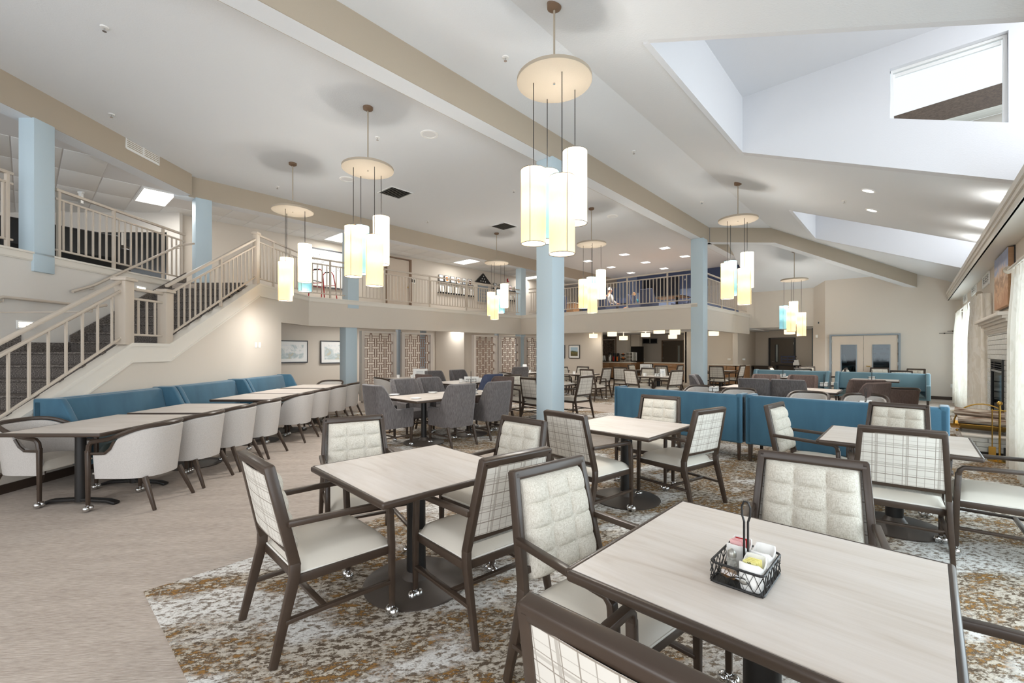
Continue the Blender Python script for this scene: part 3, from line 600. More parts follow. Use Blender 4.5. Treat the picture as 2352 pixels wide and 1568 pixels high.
for k, (xx, yy) in enumerate(((-13.0, 7.2), (-13.0, 11.3), (-13.2, 16.2))): panel_light(['panel light under the gallery above the watercolours', 'panel light under the gallery between the lattice screens', 'panel light under the gallery before the grey-green wall'][k], xx, yy, 2.38, .57, 1.18, 22)
def downlight(label, px, py, z, sq=.17, e=120):
    x, y = gp(px, py, z); t = thing('downlight', label, 'downlight', (x, y, z), 0, 'square recessed lounge downlights'); obj('trim_ring', MB().sweep([(-sq, -sq, 0), (sq, -sq, 0), (sq, sq, 0), (-sq, sq, 0), (-sq, -sq, 0)], .03, .02, (0, 0, 1)), 'white_paint', t); obj('lens', box(-sq, sq, -sq, sq, -.006, .004), 'lamp_white', t)
    spot('downlight_beam', (x, y, z-.05), e, 140)
for k, (px, py) in enumerate(((1350, 599), (1434, 584), (1527, 569), (1573, 588), (1483, 602), (1525, 616), (1404, 613), (1449, 626))):
    downlight(['square downlight left of the lounge ceiling, behind the pendant cord', 'square downlight in the upper left of the lounge ceiling', 'square downlight nearest the ceiling beam', 'square downlight beside the far blue column', 'square downlight at the middle of the lounge ceiling', 'square downlight low on the right of the lounge ceiling', 'square downlight low on the left of the lounge ceiling', 'lowest square downlight just above the lounge railing'][k], px, py, ZC)
def slopeat(px, py):
    u, v = (px-CX)/F, (CY-py)/F; xd = u*cY-sY; d = (ZC+SL*XB-H)/(v+SL*xd); return (xd*d, (u*sY+cY)*d, H+v*d)
for k, (px, py) in enumerate(((1995, 437), (2003, 482))):
    p = slopeat(px, py); t = thing('round_downlight', ['upper round downlight between the roof wells', 'lower round downlight between the roof wells'][k], 'downlight', p, 0, 'round sloped-ceiling downlights'); t.rotation_euler = (0, math.atan(SL), 0)
    obj('trim_ring', MB().lathe([(.11, 0), (.11, -.012), (.085, -.015), (.085, 0)], 20), 'white_paint', t); obj('lens', MB().lathe([(.085, -.004), (.001, -.004)], 20, cap=False), 'lamp_white', t); spot('round_beam', (p[0], p[1], p[2]-.08), 85, 125)
# sprinklers, speakers, grilles
def sprinkler(label, px, py, z=ZC, p=None):
    x, y = gp(px, py, z) if p is None else p[:2]; z = z if p is None else p[2]
    t = thing('sprinkler', label, 'sprinkler', (x, y, z), 0, 'ceiling fire sprinklers'); obj('escutcheon', MB().lathe([(.045, 0), (.04, -.012), (.02, -.014)], 14), 'white_paint', t); obj('head', MB().lathe([(.008, -.014), (.008, -.045), (.022, -.05), (.022, -.054)], 10), 'chrome', t)
for px, py, l in ((240, 62, 'sprinkler head at the upper left of the ceiling'), (256, 262, 'sprinkler head above the white wall grille'), (1161, 131, 'sprinkler head left of the nearest pendant rod'), (867, 315, 'sprinkler head beside the pendant with the teal shade at left'), (637, 428, 'tiny sprinkler head near the leftmost pendant'), (1180, 437, 'tiny sprinkler head left of the nearest pendant shades'), (982, 507, 'tiny sprinkler head right of the ceiling diffuser'), (1456, 347, 'sprinkler head right of the large beam'), (1612, 463, 'tiny sprinkler head left of the pendant below the ridge')): sprinkler(l, px, py)
sprinkler('sprinkler head between the two round downlights', 0, 0, p=slopeat(1939, 460))
def speaker(label, px, py):
    x, y = gp(px, py, ZC); t = thing('ceiling_speaker', label, 'speaker', (x, y, ZC), 0, 'round ceiling speakers'); obj('rim', MB().lathe([(.16, 0), (.155, -.012), (.12, -.014), (.118, -.006)], 24).mesh('rim', smooth=True), 'white_paint', t); obj('grille', MB().lathe([(.118, -.006), (.001, -.01)], 24, cap=False), 'grid', t)
speaker('round ceiling speaker right of the second pendant', 986, 308); speaker('round ceiling speaker beside the second pendant disc', 797, 411); speaker('round ceiling speaker near the middle pendant', 1407, 496)
def diffuser(label, px, py, s=.3):
    x, y = gp(px, py, ZC); t = thing('air_diffuser', label, 'air vent', (x, y, ZC), 0, 'ceiling air diffusers'); obj('frame', MB().sweep([(-s, -s, 0), (s, -s, 0), (s, s, 0), (-s, s, 0), (-s, -s, 0)], .04, .016, (0, 0, 1)), 'white_paint', t); obj('backing', box(-s, s, -s, s, -.001, .004), 'black_void', t)
    for i in range(9): yy = -s*.86+i*s*1.72/8; obj('slat', MB().cbox((0, yy, -.008), (2*s-.04, .035, .004), 0, R(35)), 'silver' if i else 'white_paint', t)
diffuser('square air diffuser beyond the second pendant', 908, 442); diffuser('square air diffuser above the far left pendant', 1157, 519)
t = thing('wall_grille', 'white return grille on the tan beam face', 'air vent', W(-6.995, 0)+(0,), YAW)
g0 = (325-CX)/F; Dg = -6.995/g0; zgm = H+(CY-345)/F*Dg
obj('frame', MB().sweep([(0, Dg-.34, zgm-.11), (0, Dg-.34, zgm+.11), (0, Dg+.40, zgm+.11), (0, Dg+.40, zgm-.11), (0, Dg-.34, zgm-.11)], .035, .03, (1, 0, 0)), 'white_paint', t); obj('backing', box(-.004, .002, Dg-.34, Dg+.40, zgm-.11, zgm+.11), 'black_void', t); obj('centre_bar', box(0, .015, Dg+.02, Dg+.05, zgm-.1, zgm+.1), 'white_paint', t)
for i in range(6): obj('slat', MB().cbox((.008, Dg+.03, zgm-.085+i*.034), (.012, .7, .014), 0, 0), 'white_paint', t)
t = thing('emergency_light', 'small white emergency light hanging from the tile ceiling', 'light', gp(186, 440, ZT)+(ZT,), YAW); obj('stem', box(-.05, .05, -.03, .03, -.04, .0), 'white_paint', t); obj('body', box(-.03, .03, -.03, .03, -.26, -.03).mesh('body', bevel=.006), 'white_paint', t); obj('lens', box(-.025, .025, -.034, -.03, -.26, -.18), 'silver', t)
# ------------------------------------------------------------------ pendants
OFF = [(-.22, 0, 2.67, 'shade_cream'), (-.05, .30, 2.77, 'shade_teal'), (.06, -.19, 2.52, 'shade_beige'), (.236, .12, 2.92, 'shade_white')]
SHM = MB().lathe([(.131, 0), (.131, .78)], 28, cap=False).mesh('lamp_shade', smooth=True)
SHI = MB().lathe([(.126, .006), (.001, .006)], 28, cap=False).mesh('diffuser_disc')
RNG = MB().tube([(.131*math.cos(2*math.pi*i/28), .131*math.sin(2*math.pi*i/28), 0) for i in range(28)], .0035, 5, True)
RNG = RNG.mesh('trim_ring')
SEAM = box(-.0025, .0025, -.1335, -.1305, .002, .778).mesh('seam'); 
DISC = MB().lathe([(.38, 4.372), (.395, 4.38), (.395, 4.415), (.38, 4.423)], 40).mesh('ceiling_plate', smooth=True)
PEN = [('nearest pendant cluster hanging at the top centre', -2.80, 3.76, 5.18, 0), ('pendant cluster of four lit shades, second from the left', -6.37, 3.64, ZC, -30), ('leftmost pendant cluster above the stair wall', -9.42, 3.69, ZC, 33), ('pendant cluster right of the near blue column', -6.40, 10.27, ZC, 20), ('small far pendant cluster left of the near blue column', -10.06, 10.36, ZC, 35), ('pendant cluster below the ceiling ridge beside the far column', -2.80, 10.45, 5.18, 7), ('farthest pendant cluster with its teal shade on the left', -2.88, 17.2, 4.84, -35)]
for label, x, y, zc, th in PEN:
    t = thing('pendant_light', label, 'pendant light', (x, y, 0), YAW, 'drum shade pendant clusters'); base = 4.375; dz = 0
    if zc < 5: dz = -.52
    if x > -3 and zc > 5: dz = -.02
    obj('ceiling_plate', DISC, 'beam', t, (0, 0, dz)); obj('rod', MB().tube([(0, 0, 4.42+dz), (0, 0, zc-.05)], .011, 8), 'beam', t)
    obj('canopy', MB().lathe([(.03, zc-.06), (.075, zc-.035), (.078, zc+.015)], 20).mesh('canopy', smooth=True), 'door_frame_brown', t); obj('finial', MB().lathe([(.012, 4.36+dz), (.012, 4.375+dz)], 10), 'chrome', t)
    c, s = math.cos(R(th)), math.sin(R(th))
    for X, D, zb, m in OFF:
        X2, D2 = X*c+D*s, -X*s+D*c; zb += dz
        obj('cord', MB().tube([(X2, D2, 4.375+dz), (X2, D2, zb+.6)], .005, 6), 'black_metal', t)
        sh = obj('lamp_shade', SHM.copy(), None, t, (X2, D2, zb)); sh.data.materials.append(M[m]); obj('trim_ring', RNG, 'base_metal', sh); obj('trim_ring', RNG, 'base_metal', sh, (0, 0, .78)); obj('seam', SEAM, 'dark_wood', sh).rotation_euler = (0, 0, random.uniform(-.9, .9)); obj('bulb', MB().ball((0, 0, .42), .035, 10, 8), 'bulb', sh); obj('diffuser_disc', SHI, 'lamp_white', sh)
        wX, wD = W(X2, D2); point('shade_glow', (x+wX, y+wD, zb+.42), 4.5); point('shade_uplight', (x+wX, y+wD, zb+.80), 7, (1, .98, .95)); spot('shade_downlight', (x+wX, y+wD, zb-.02), 26, 172, (1, .97, .93))
# drum ceiling lights below the gallery
def drum(label, px, py, z=2.2, zt=2.40):
    x, y = gp(px, py, z) if abs(py-CY) > 1 else (0, 0); t = thing('drum_light', label, 'ceiling light', (x, y, 0), 0, 'flush drum ceiling lights'); obj('shade', MB().lathe([(.2, z-.09), (.2, z+.09)], 24, cap=False).mesh('shade', smooth=True), 'lamp_drum', t); obj('diffuser', MB().lathe([(.19, z-.085), (.001, z-.085)], 24, cap=False), 'lamp_white', t); obj('stem', MB().tube([(0, 0, z), (0, 0, zt)], .03, 8), 'white_paint', t); point('drum_glow', (x, y, z-.16), 14, rad=.12); point('drum_up', (x, y, z+.12), 4, rad=.1)
# ------------------------------------------------------------------ chair, table and booth prototypes (front = +Y)
def by(z, off=0): return -.235-.22*(z-.43)+off
CAST = MB().tube([(0, 0, .085), (0, 0, .05)], .011, 8); CAST = CAST.mesh('stem', smooth=True)
WHL = MB().ball((0, 0, 0), .029, 12, 8).mesh('wheel', smooth=True); TIRE = None
def caster(x, y): 
    c = part('caster', CAST, 'chrome', loc=(x, y, 0)); w = dict(name='wheel', me=WHL, mat='chrome', loc=(-.021, 0, .03)); w2 = dict(name='wheel', me=WHL, mat='chrome', loc=(.021, 0, .03))
    if not WHL.materials: WHL.materials.append(M['chrome'])
    c['kids'] = [w, w2]; return c
def armchair():
    P = []
    P.append(part('seat', MB().pillow(0, .03, .40, .545, .50, .065, .022, 14, .1), 'vinyl', smooth=True))
    e = [(-.245, -.225, .405), (.245, -.225, .405), (.272, .282, .405), (-.272, .282, .405)]
    P[-1]['kids'] = [part('piping', MB().tube(e, .006, 6, True), 'piping')]
    P.append(part('seat_frame', MB().sweep([(-.25, -.22, .378), (.25, -.22, .378), (.27, .27, .378), (-.27, .27, .378), (-.25, -.22, .378)], .045, .03, (0, 0, 1)), 'dark_wood', bevel=.003))
    for s in (-1, 1):
        P.append(part('leg', MB().sweep([(s*.285, .275, .06), (s*.285, .272, .40), (s*.285, .262, .61)], .034, .036, (1, 0, 0), [.8, 1, 1]), 'dark_wood', bevel=.006))
        P.append(caster(s*.285, .275))
        P.append(part('leg', MB().sweep([(s*.27, -.345, 0), (s*.262, -.245, .40), (s*.26, by(.47), .47)], .034, .052, (1, 0, 0), [.75, 1, 1]), 'dark_wood', bevel=.006))
        P.append(part('back_post', MB().sweep([(s*.26, by(.45), .45), (s*.243, by(.7), .70), (s*.225, by(.955), .955)], .034, .05, (1, 0, 0)), 'dark_wood', bevel=.006))
        P.append(part('armrest', MB().sweep([(s*.285, .262, .59), (s*.285, .256, .63), (s*.285, .232, .652), (s*.283, .1, .657), (s*.262, by(.665)+.01, .668)], .036, .03, (1, 0, 0)), 'dark_wood', bevel=.006))
        P.append(part('side_stretcher', MB().sweep([(s*.283, .27, .20), (s*.268, -.29, .20)], .02, .032, (0, 0, 1)), 'dark_wood', bevel=.003))
    P.append(part('cross_stretcher', MB().sweep([(-.27, -.10, .20), (.27, -.10, .20)], .02, .03, (0, 0, 1)), 'dark_wood', bevel=.003))
    P.append(part('top_rail', MB().sweep([(-.241, by(.937), .937), (.241, by(.937), .937)], .05, .05, (0, .215, -.977)), 'dark_wood', bevel=.012, seg=3))
    P.append(part('lower_rail', MB().sweep([(-.25, by(.535), .535), (.25, by(.535), .535)], .03, .04, (0, .215, -.977)), 'dark_wood', bevel=.004))
    def pan(a, b): z = .545+b*.372; return ((2*a-1)*(.243-.024*b), by(z)-.018-.012*(1-(2*a-1)**2), z)
    P.append(part('plaid_back_panel', MB().grid(pan, 6, 6), 'plaid_fabric', smooth=True))
    def tuft(a, b):
        u = 2*a-1; z = .49+b*.43; edge = max(0, (1-abs(u)**8)*(1-abs(2*b-1)**10))**.45
        tf = (abs(math.sin(1.5*math.pi*(u+1)))**.45)*(abs(math.sin(4*math.pi*b))**.45)
        return (u*(.226-.022*b), by(z)+.004+.045*edge+.020*tf*edge, z)
    P.append(part('tufted_cushion', MB().grid(tuft, 30, 40), 'tuft_fabric', smooth=True)); return P
ARM = armchair()
def shell(a, b, n, yf, zb, ztop, th, lean, bot=.88, nu=26):
    path = [(-a, yf-(yf)*i/3.0) for i in range(3)]
    for i in range(nu+1):
        t = -math.pi/2+math.pi*i/nu; s, c = math.sin(t), math.cos(t); r = ((abs(s)/a)**n+(abs(c)/b)**n)**(-1/n); path.append((r*s, -r*c))
    path += [(a, yf*(i+1)/3.0) for i in range(3)]
    rings = []
    for x, y in path:
        zt = ztop(y); L = math.hypot(x, y) or 1; ring = []
        def pt(z, inw):
            k = (z-zb)/(1.0-zb); sc = bot+(1-bot)*min(1, k*1.4); xx, yy = x*sc, y*(sc if y < 0 else 1)
            yy -= lean*max(0, k)*max(0, min(1, (-y)/b)); 
            ix, iy = -xx/L*inw if abs(x) > 1e-6 else 0, -yy/L*inw
            if y >= 0: ix, iy = (-inw if x > 0 else inw), 0
            return (xx+ix, yy+iy, z)
        for k in range(6): ring.append(pt(zb+(zt-.012-zb)*k/5, 0))
        ring.append(pt(zt, th*.25)); ring.append(pt(zt, th*.75))
        for k in range(5): ring.append(pt(zt-.012-(zt-.012-zb)*k/4, th))
        rings.append(ring)
    m = len(rings[0]); mb = MB(); vs = [p for r in rings for p in r]; fs = []
    for i in range(len(rings)-1):
        for j in range(m): k = (j+1) % m; fs.append((i*m+j, i*m+k, (i+1)*m+k, (i+1)*m+j))
    fs += [tuple(range(m)), tuple(reversed(range((len(rings)-1)*m, len(rings)*m)))]
    return mb.add(vs, fs), path
def sm(t): t = max(0, min(1, t)); return t*t*(3-2*t)
def tub():
    zr = lambda y: .665+.135*sm((.20-y)/.5); P = []
    sh, path = shell(.30, .31, 2.4, .24, .30, lambda y: (zr(y)-.022) if y < .0 else (zr(0)-.022)-(zr(0)-.022-.54)*sm(y/.12), .045, .02, .86)
    P.append(part('tub_back', sh, 'tub_fabric', smooth=True))
    rp = [(x*.965, y*.965 if y < 0 else y, zr(y)) for x, y in path]
    rp = [(-.292, .27, .56), (-.293, .262, .625), (-.292, .235, .658)]+rp[2:-2]+[(.292, .235, .658), (.293, .262, .625), (.292, .27, .56)]
    P.append(part('rim_rail', MB().sweep(rp, .045, .028, (0, 0, 1)) if False else MB().tube(rp, .021, 8), 'dark_wood', smooth=True))
    P.append(part('arm_trim', MB().tube([(-.285, .262, .545), (-.285, .12, .548), (-.286, .07, .59), (-.288, .03, .66)], .013, 6), 'dark_wood')); P.append(part('arm_trim', MB().tube([(.285, .262, .545), (.285, .12, .548), (.286, .07, .59), (.288, .03, .66)], .013, 6), 'dark_wood'))
    P.append(part('seat', MB().pillow(0, .07, .34, .50, .40, .10, .02, 12, .12), 'vinyl', smooth=True))
    for s in (-1, 1):
        P.append(part('leg', MB().sweep([(s*.292, .272, .06), (s*.292, .272, .58)], .036, .038, (1, 0, 0), [.75, 1]), 'dark_wood', bevel=.006)); P.append(caster(s*.292, .272))
        P.append(part('leg', MB().sweep([(s*.255, -.33, 0), (s*.215, -.20, .31)], .036, .042, (1, 0, 0), [.65, 1]), 'dark_wood', bevel=.005))
    return P
TUB = tub()
def club():
    zt = lambda y: .60+.39*sm((-.02-y)/.24); P = []
    sh, path = shell(.29, .31, 5.0, .26, .31, zt, .07, .075, .95, 30)
    P.append(part('upholstered_back', sh, 'dark_fabric', smooth=True)); P.append(part('seat', MB().pillow(0, .03, .31, .48, .48, .14, .025, 12), 'dark_fabric', smooth=True))
    for s in (-1, 1):
        P.append(part('leg', MB().sweep([(s*.25, .235, .06), (s*.255, .235, .32)], .04, .04, (1, 0, 0), [.75, 1]), 'dark_wood', bevel=.005)); P.append(caster(s*.25, .235))
        P.append(part('leg', MB().sweep([(s*.245, -.36, 0), (s*.25, -.25, .32)], .04, .045, (1, 0, 0), [.7, 1]), 'dark_wood', bevel=.005))
        P.append(part('side_stretcher', MB().sweep([(s*.25, .235, .17), (s*.248, -.30, .17)], .018, .028, (0, 0, 1)), 'dark_wood'))
    P.append(part('cross_stretcher', MB().sweep([(-.25, -.05, .17), (.25, -.05, .17)], .018, .028, (0, 0, 1)), 'dark_wood')); return P
CLUB = club()
def table(wxd, wyd, kind='disc', ht=.755):
    a, b = wxd/2, wyd/2; P = [part('tabletop', box(-a+.026, a-.026, -b+.026, b-.026, ht-.032, ht), 'laminate')]
    P.append(part('edge_band', MB().sweep([(-a+.016, -b+.016, ht-.018), (a-.016, -b+.016, ht-.018), (a-.016, b-.016, ht-.018), (-a+.016, b-.016, ht-.018), (-a+.016, -b+.016, ht-.018)], .036, .032, (0, 0, 1)), 'dark_wood', bevel=.013, seg=3))
    ys = [0] if kind == 'disc' else [-b*.5, b*.5]
    for y in ys:
        P.append(part('pedestal', MB().lathe([(.062 if kind == 'disc' else .045, .03), (.058 if kind == 'disc' else .043, ht-.04)], 18), 'black_metal', loc=(0, y, 0), smooth=True)); P.append(part('mounting_plate', box(-.2, .2, -.04, .04, ht-.05, ht-.03), 'black_metal', loc=(0, y, 0)))
        if kind == 'tee': P.append(part('cross_foot', MB().sweep([(-.36, 0, .012), (-.28, 0, .035), (0, 0, .05), (.28, 0, .035), (.36, 0, .012)], .07, .03, (0, 1, 0)), 'black_metal', loc=(0, y, 0), bevel=.008))
        else: P.append(part('base_disc', MB().lathe([(.33, 0), (.335, .012), (.30, .022), (.09, .045), (.06, .09)], 36), 'base_metal', loc=(0, y, 0), smooth=True))
    return P
TSQ, TLONG, TWALL, TTEE = table(1.0, 1.0), table(.98, 2.0, 'two'), table(.95, .98), table(.95, 1.25, 'tee')
def booth(w, zt=.905, legs=True, wz=.62):
    P = [part('backrest', box(-w/2+.0, w/2-.0, -.02, .10, .24, zt), 'blue_fabric', bevel=.03, seg=3)]
    P.append(part('back_cushion', MB().add([(-w/2+.08, .08, .44), (w/2-.08, .08, .44), (w/2-.08, .26, .44), (-w/2+.08, .26, .44), (-w/2+.08, .08, zt-.01), (w/2-.08, .08, zt-.01), (w/2-.08, .14, zt-.01), (-w/2+.08, .14, zt-.01)], [(3, 2, 1, 0), (4, 5, 6, 7), (0, 1, 5, 4), (1, 2, 6, 5), (2, 3, 7, 6), (3, 0, 4, 7)]), 'blue_fabric', bevel=.025, seg=3))
    for s in (-1, 1):
        prof = [(-.02, .24), (.64, .24), (.64, wz), (.46, wz), (.33, zt-.06), (.28, zt+.012), (-.02, zt+.012)]
        x0 = w/2-.085 if s > 0 else -w/2; m = Matrix(((0, 0, .085, x0), (1, 0, 0, 0), (0, 1, 0, 0), (0, 0, 0, 1))); P.append(part('wing', MB().prism(prof, m), 'blue_fabric', bevel=.02, seg=3))
        if legs:
            for y in (.03, .58): P.append(part('leg', MB().sweep([(s*(w/2-.05), y, 0), (s*(w/2-.05), y, .26)], .045, .045, (1, 0, 0), [.7, 1]), 'dark_wood', bevel=.004))
    P.append(part('seat', MB().pillow(0, .36, .30, w-.18, .54, .15, .02, 14), 'green_vinyl', smooth=True)); P.append(part('seat_base', box(-w/2+.07, w/2-.07, .05, .60, .24, .31), 'blue_fabric')); return P
BTH, BNQ = booth(1.99), booth(1.72, .97, False, .66)
# ------------------------------------------------------------------ tables
def put(proto, name, label, cat, X, D, rz=0.0, group=None, swap=None, z=0):
    x, y = W(X, D); return inst(proto, name, label, cat, (x, y, z), rz, group, swap)
GT = 'square wood-look dining tables'; ZR = .006
TABS = {}
for key, X, D, rz, lab in (('T1', .879, 1.549, -1.3, 'nearest wood-look table holding the wire condiment caddy'), ('T2', -.6265, 2.883, -4.1, 'square table at left centre with nothing on it, four tufted chairs round it'), ('T3', 1.17, 4.505, -1.6, 'square table in front of the left blue booth back'), ('T4', 3.303, 3.807, 0, 'square table in front of the right end of the blue booths'),
        ('T14', .72, 10.0, 0, 'square table half hidden behind the near blue column'), ('T15', 2.2, 14.5, 0, 'small distant table with a plaid chair in front, left of the coffee bar'), ('T16', 4.35, 13.1, 0, 'distant table with white cups and menus beyond the blue booth'), ('T17', 5.5, 17.4, 0, 'distant table with a tilted menu card before the kitchen wall'), ('T18', 8.0, 16.9, 0, 'distant table beside the serving counter right of the far column'),
        ('T15b', 1.55, 17.0, 0, 'farthest table below the landscape picture'), ('T13', .5, 15.4, 0, 'distant table with cups in front of the last lattice screen')):
    put(TSQ, 'dining_table', lab, 'table', X, D, R(rz), GT, z=ZR); TABS[key] = (X, D)
put(TLONG, 'long_dining_table', 'long table with white plates among charcoal armchairs', 'table', -1.12, 7.64, 0, z=ZR)
put(TLONG, 'long_dining_table', 'long table behind with mugs and menus, near the lattice screens', 'table', -1.0, 11.0, 0, z=ZR)
put(TLONG, 'long_dining_table', 'long brown table between the blue booths with dark chairs on both sides', 'table', 5.40, 8.90, R(90), swap={'laminate': 'oak'} if False else None, z=ZR)
put(TSQ, 'dining_table', 'square table with upright menus beside the first lattice screen', 'table', -2.95, 12.3, 0, GT, z=ZR)
for k, (x, y) in enumerate(((-2.7, 7.62), (-.65, 7.62))): inst(TSQ, 'dining_table', ['table tucked in front of the left blue booth seat', 'table tucked in front of the right blue booth seat'][k], 'table', (x, y, ZR), 0, GT)
for k, (x, y) in enumerate(((-2.75, 14.85), (-.7, 14.85))): inst(TSQ, 'dining_table', ['table before the left pale blue far booth', 'table before the right pale blue far booth'][k], 'table', (x, y, ZR), 0, GT)
for k, (x, y) in enumerate(((-2.6, 17.75), (-.55, 17.75))): inst(TSQ, 'dining_table', ['table behind the far booths left of the double doors', 'table behind the far booths before the double doors'][k], 'table', (x, y, 0), 0, GT)
put(TTEE, 'banquette_table', 'nearest wall table in the row beside the blue banquettes, on cross feet', 'table', -4.275, 4.68, YAW, 'wall tables beside the banquettes')
for D, lab in ((5.90, 'second wall table from the near end of the banquettes'), (7.38, 'third wall table beside the middle banquette'), (8.40, 'fourth wall table beside the far banquette'), (9.50, 'farthest wall table beside the banquettes')): put(TWALL, 'banquette_table', lab, 'table', -4.275, D, YAW, 'wall tables beside the banquettes')
# ------------------------------------------------------------------ chairs
def chair(proto, name, lab, cat, X, D, rz, group, swap=None, back=.35, z=ZR, top=True):
    # X, D mark the middle of the top rail
    x, y = W(X, D); a = R(rz)
    if top: x, y = x-math.sin(a)*back, y+math.cos(a)*back
    return inst(proto, name, lab, cat, (x, y, z), a, group, swap)
G1 = 'cream dining armchairs with dark frames'
ac = lambda lab, X, D, rz: chair(ARM, 'dining_armchair', lab, 'chair', X, D, rz, G1)
for lab, X, D, rz in (
    ('tufted armchair at the left edge of the nearest table', .18, 2.19, -98), ('plaid-backed armchair in the bottom foreground, back to the viewer', .204, .84, 0),
    ('tufted armchair facing the viewer behind the nearest table', 1.58, 2.33, 186), ('plaid-backed armchair at the near left of the empty centre table', -1.33, 2.28, -3),
    ('plaid-backed armchair at the right of the empty centre table', .03, 2.39, 82), ('pale tufted armchair at the far left of the empty centre table', -1.33, 3.71, -108),
    ('tufted armchair at the far right of the empty centre table, by the column', .097, 3.64, 178), ('plaid-backed armchair left of the table before the blue booth', .47, 3.95, -6),
    ('plaid-backed armchair right of the table before the blue booth', 1.90, 4.22, 76), ('tufted armchair against the left blue booth back', 1.83, 5.43, 183),
    ('plaid-backed armchair in front of the right-hand table', 2.77, 3.14, 5), ('tufted armchair seen from the side before the right blue booth', 2.76, 4.64, -96),
    ('tufted armchair against the right blue booth back', 4.05, 4.62, 172), ('tufted light armchair just left of the near blue column', .02, 10.3, -100),
    ('plaid-backed armchair touching the left side of the near blue column', .34, 9.12, -5), ('plaid-backed armchair seen from the side right of the near blue column', 1.65, 9.76, 84),
    ('plaid-backed armchair before the small distant table', 2.24, 13.25, -3), ('tufted armchair right of the small distant table', 3.05, 14.1, 86), ('pale armchair behind the small distant table', 2.5, 15.5, 180), ('pale armchair at the left of the small distant table', 1.75, 15.2, -95),
    ('upright plaid-backed armchair left of the table with cups', 3.63, 14.8, 5), ('tan plaid-backed armchair turned right just behind the booth', 3.45, 12.9, -18), ('white plaid-backed armchair right of the table with cups', 4.69, 12.5, 68), ('pale armchair behind the table with cups', 4.4, 14.2, 182), 
    ('plaid-backed armchair before the tilted menu card', 5.58, 16.5, 2), ('tufted armchair left of the tilted menu card table', 4.75, 17.6, -92), ('pale armchair behind the tilted menu card table', 5.7, 18.5, 180), ('armchair right of the tilted menu card table', 6.5, 17.0, 88),
    ('plaid-backed armchair right of the far blue column by the serving counter', 7.37, 15.9, 3), ('tufted armchair facing left by the serving counter', 8.75, 16.7, 84), ('armchair half hidden by the far blue column', 7.25, 17.3, -92),
    ('armchair behind the landscape picture table', 1.6, 18.0, 180), ('armchair in front of the landscape picture table', 1.2, 16.0, 0)): ac(lab, X, D, rz)
x, y = W(.879, 1.549); inst(ARM, 'dining_armchair', 'armchair at the right edge of the nearest table, mostly out of frame', 'chair', (x+.70, y-.02, ZR), R(94), G1)
x, y = W(3.303, 3.807); inst(ARM, 'dining_armchair', 'armchair right of the right-hand table, cut by the picture edge', 'chair', (x+.62, y-.10, ZR), R(92), G1)
for lab, x, y, rz in (('armchair top showing over the far booth, leftmost of the row', -3.3, 17.5, -90), ('white armchair top beside it over the far booth', -2.75, 18.4, 180), ('plaid-backed armchair over the far booth left of the doors', -2.55, 16.95, 0), ('armchair top turned sideways in front of the left door', -1.9, 17.8, 90), ('brown armchair top over the far booth before the doors', -1.2, 17.6, -90), ('white tufted armchair top in front of the double doors', -.75, 18.45, 182), ('plaid-backed armchair top over the right far booth', -.2, 16.95, 0), ('armchair top nearest the right wall over the far booth', -.05, 18.3, 150)): inst(ARM, 'dining_armchair', lab, 'chair', (x, y, 0), R(rz), G1)
G2 = 'grey tub chairs with dark rim rails'; yd = math.degrees(YAW)
for k, (D, lab) in enumerate(((4.45, 'nearest grey tub chair at the wall tables'), (5.12, 'second grey tub chair along the wall tables'), (5.78, 'third grey tub chair along the wall tables'), (6.42, 'fourth grey tub chair along the wall tables'), (7.50, 'fifth grey tub chair, at the third wall table'), (8.20, 'sixth grey tub chair along the wall tables'), (9.05, 'seventh grey tub chair along the wall tables'), (9.80, 'farthest grey tub chair along the wall tables'))):
    put(TUB, 'tub_chair', lab, 'chair', -3.73, D, YAW+R(90), G2)
put(TUB, 'tub_chair', 'grey tub chair at the left picture edge, back to the stair wall', 'chair', -4.84, 4.55, YAW-R(90), G2)
put(TUB, 'tub_chair', 'grey tub chair facing the viewer at the far end of the wall tables', 'chair', -4.3, 10.35, YAW+R(180), G2)
for lab, X, D, rz, sw in (('grey tub chair at the left of the table by the first lattice screen', -3.35, 11.75, -10, None), ('grey tub chair at the distant table left of the near column', -.1, 14.6, -20, None), ('grey tub chair behind the booth, leftmost rim showing', 3.72, 8.75, 180, None), ('grey tub chair rim showing over the seam of the two booths', 4.15, 8.1, 180, None), ('grey tub chair rim showing over the middle of the right booth', 5.0, 7.45, 180, None), ('grey tub chair rim showing over the right part of the booth', 5.6, 7.0, 180, None), ('tan tub chair seen from behind before the far booth', 7.55, 8.6, 12, {'tub_fabric': 'brown_fabric'})):
    put(TUB, 'tub_chair', lab, 'chair', X, D, R(rz), G2, sw, ZR)
G3 = 'charcoal upholstered armchairs'
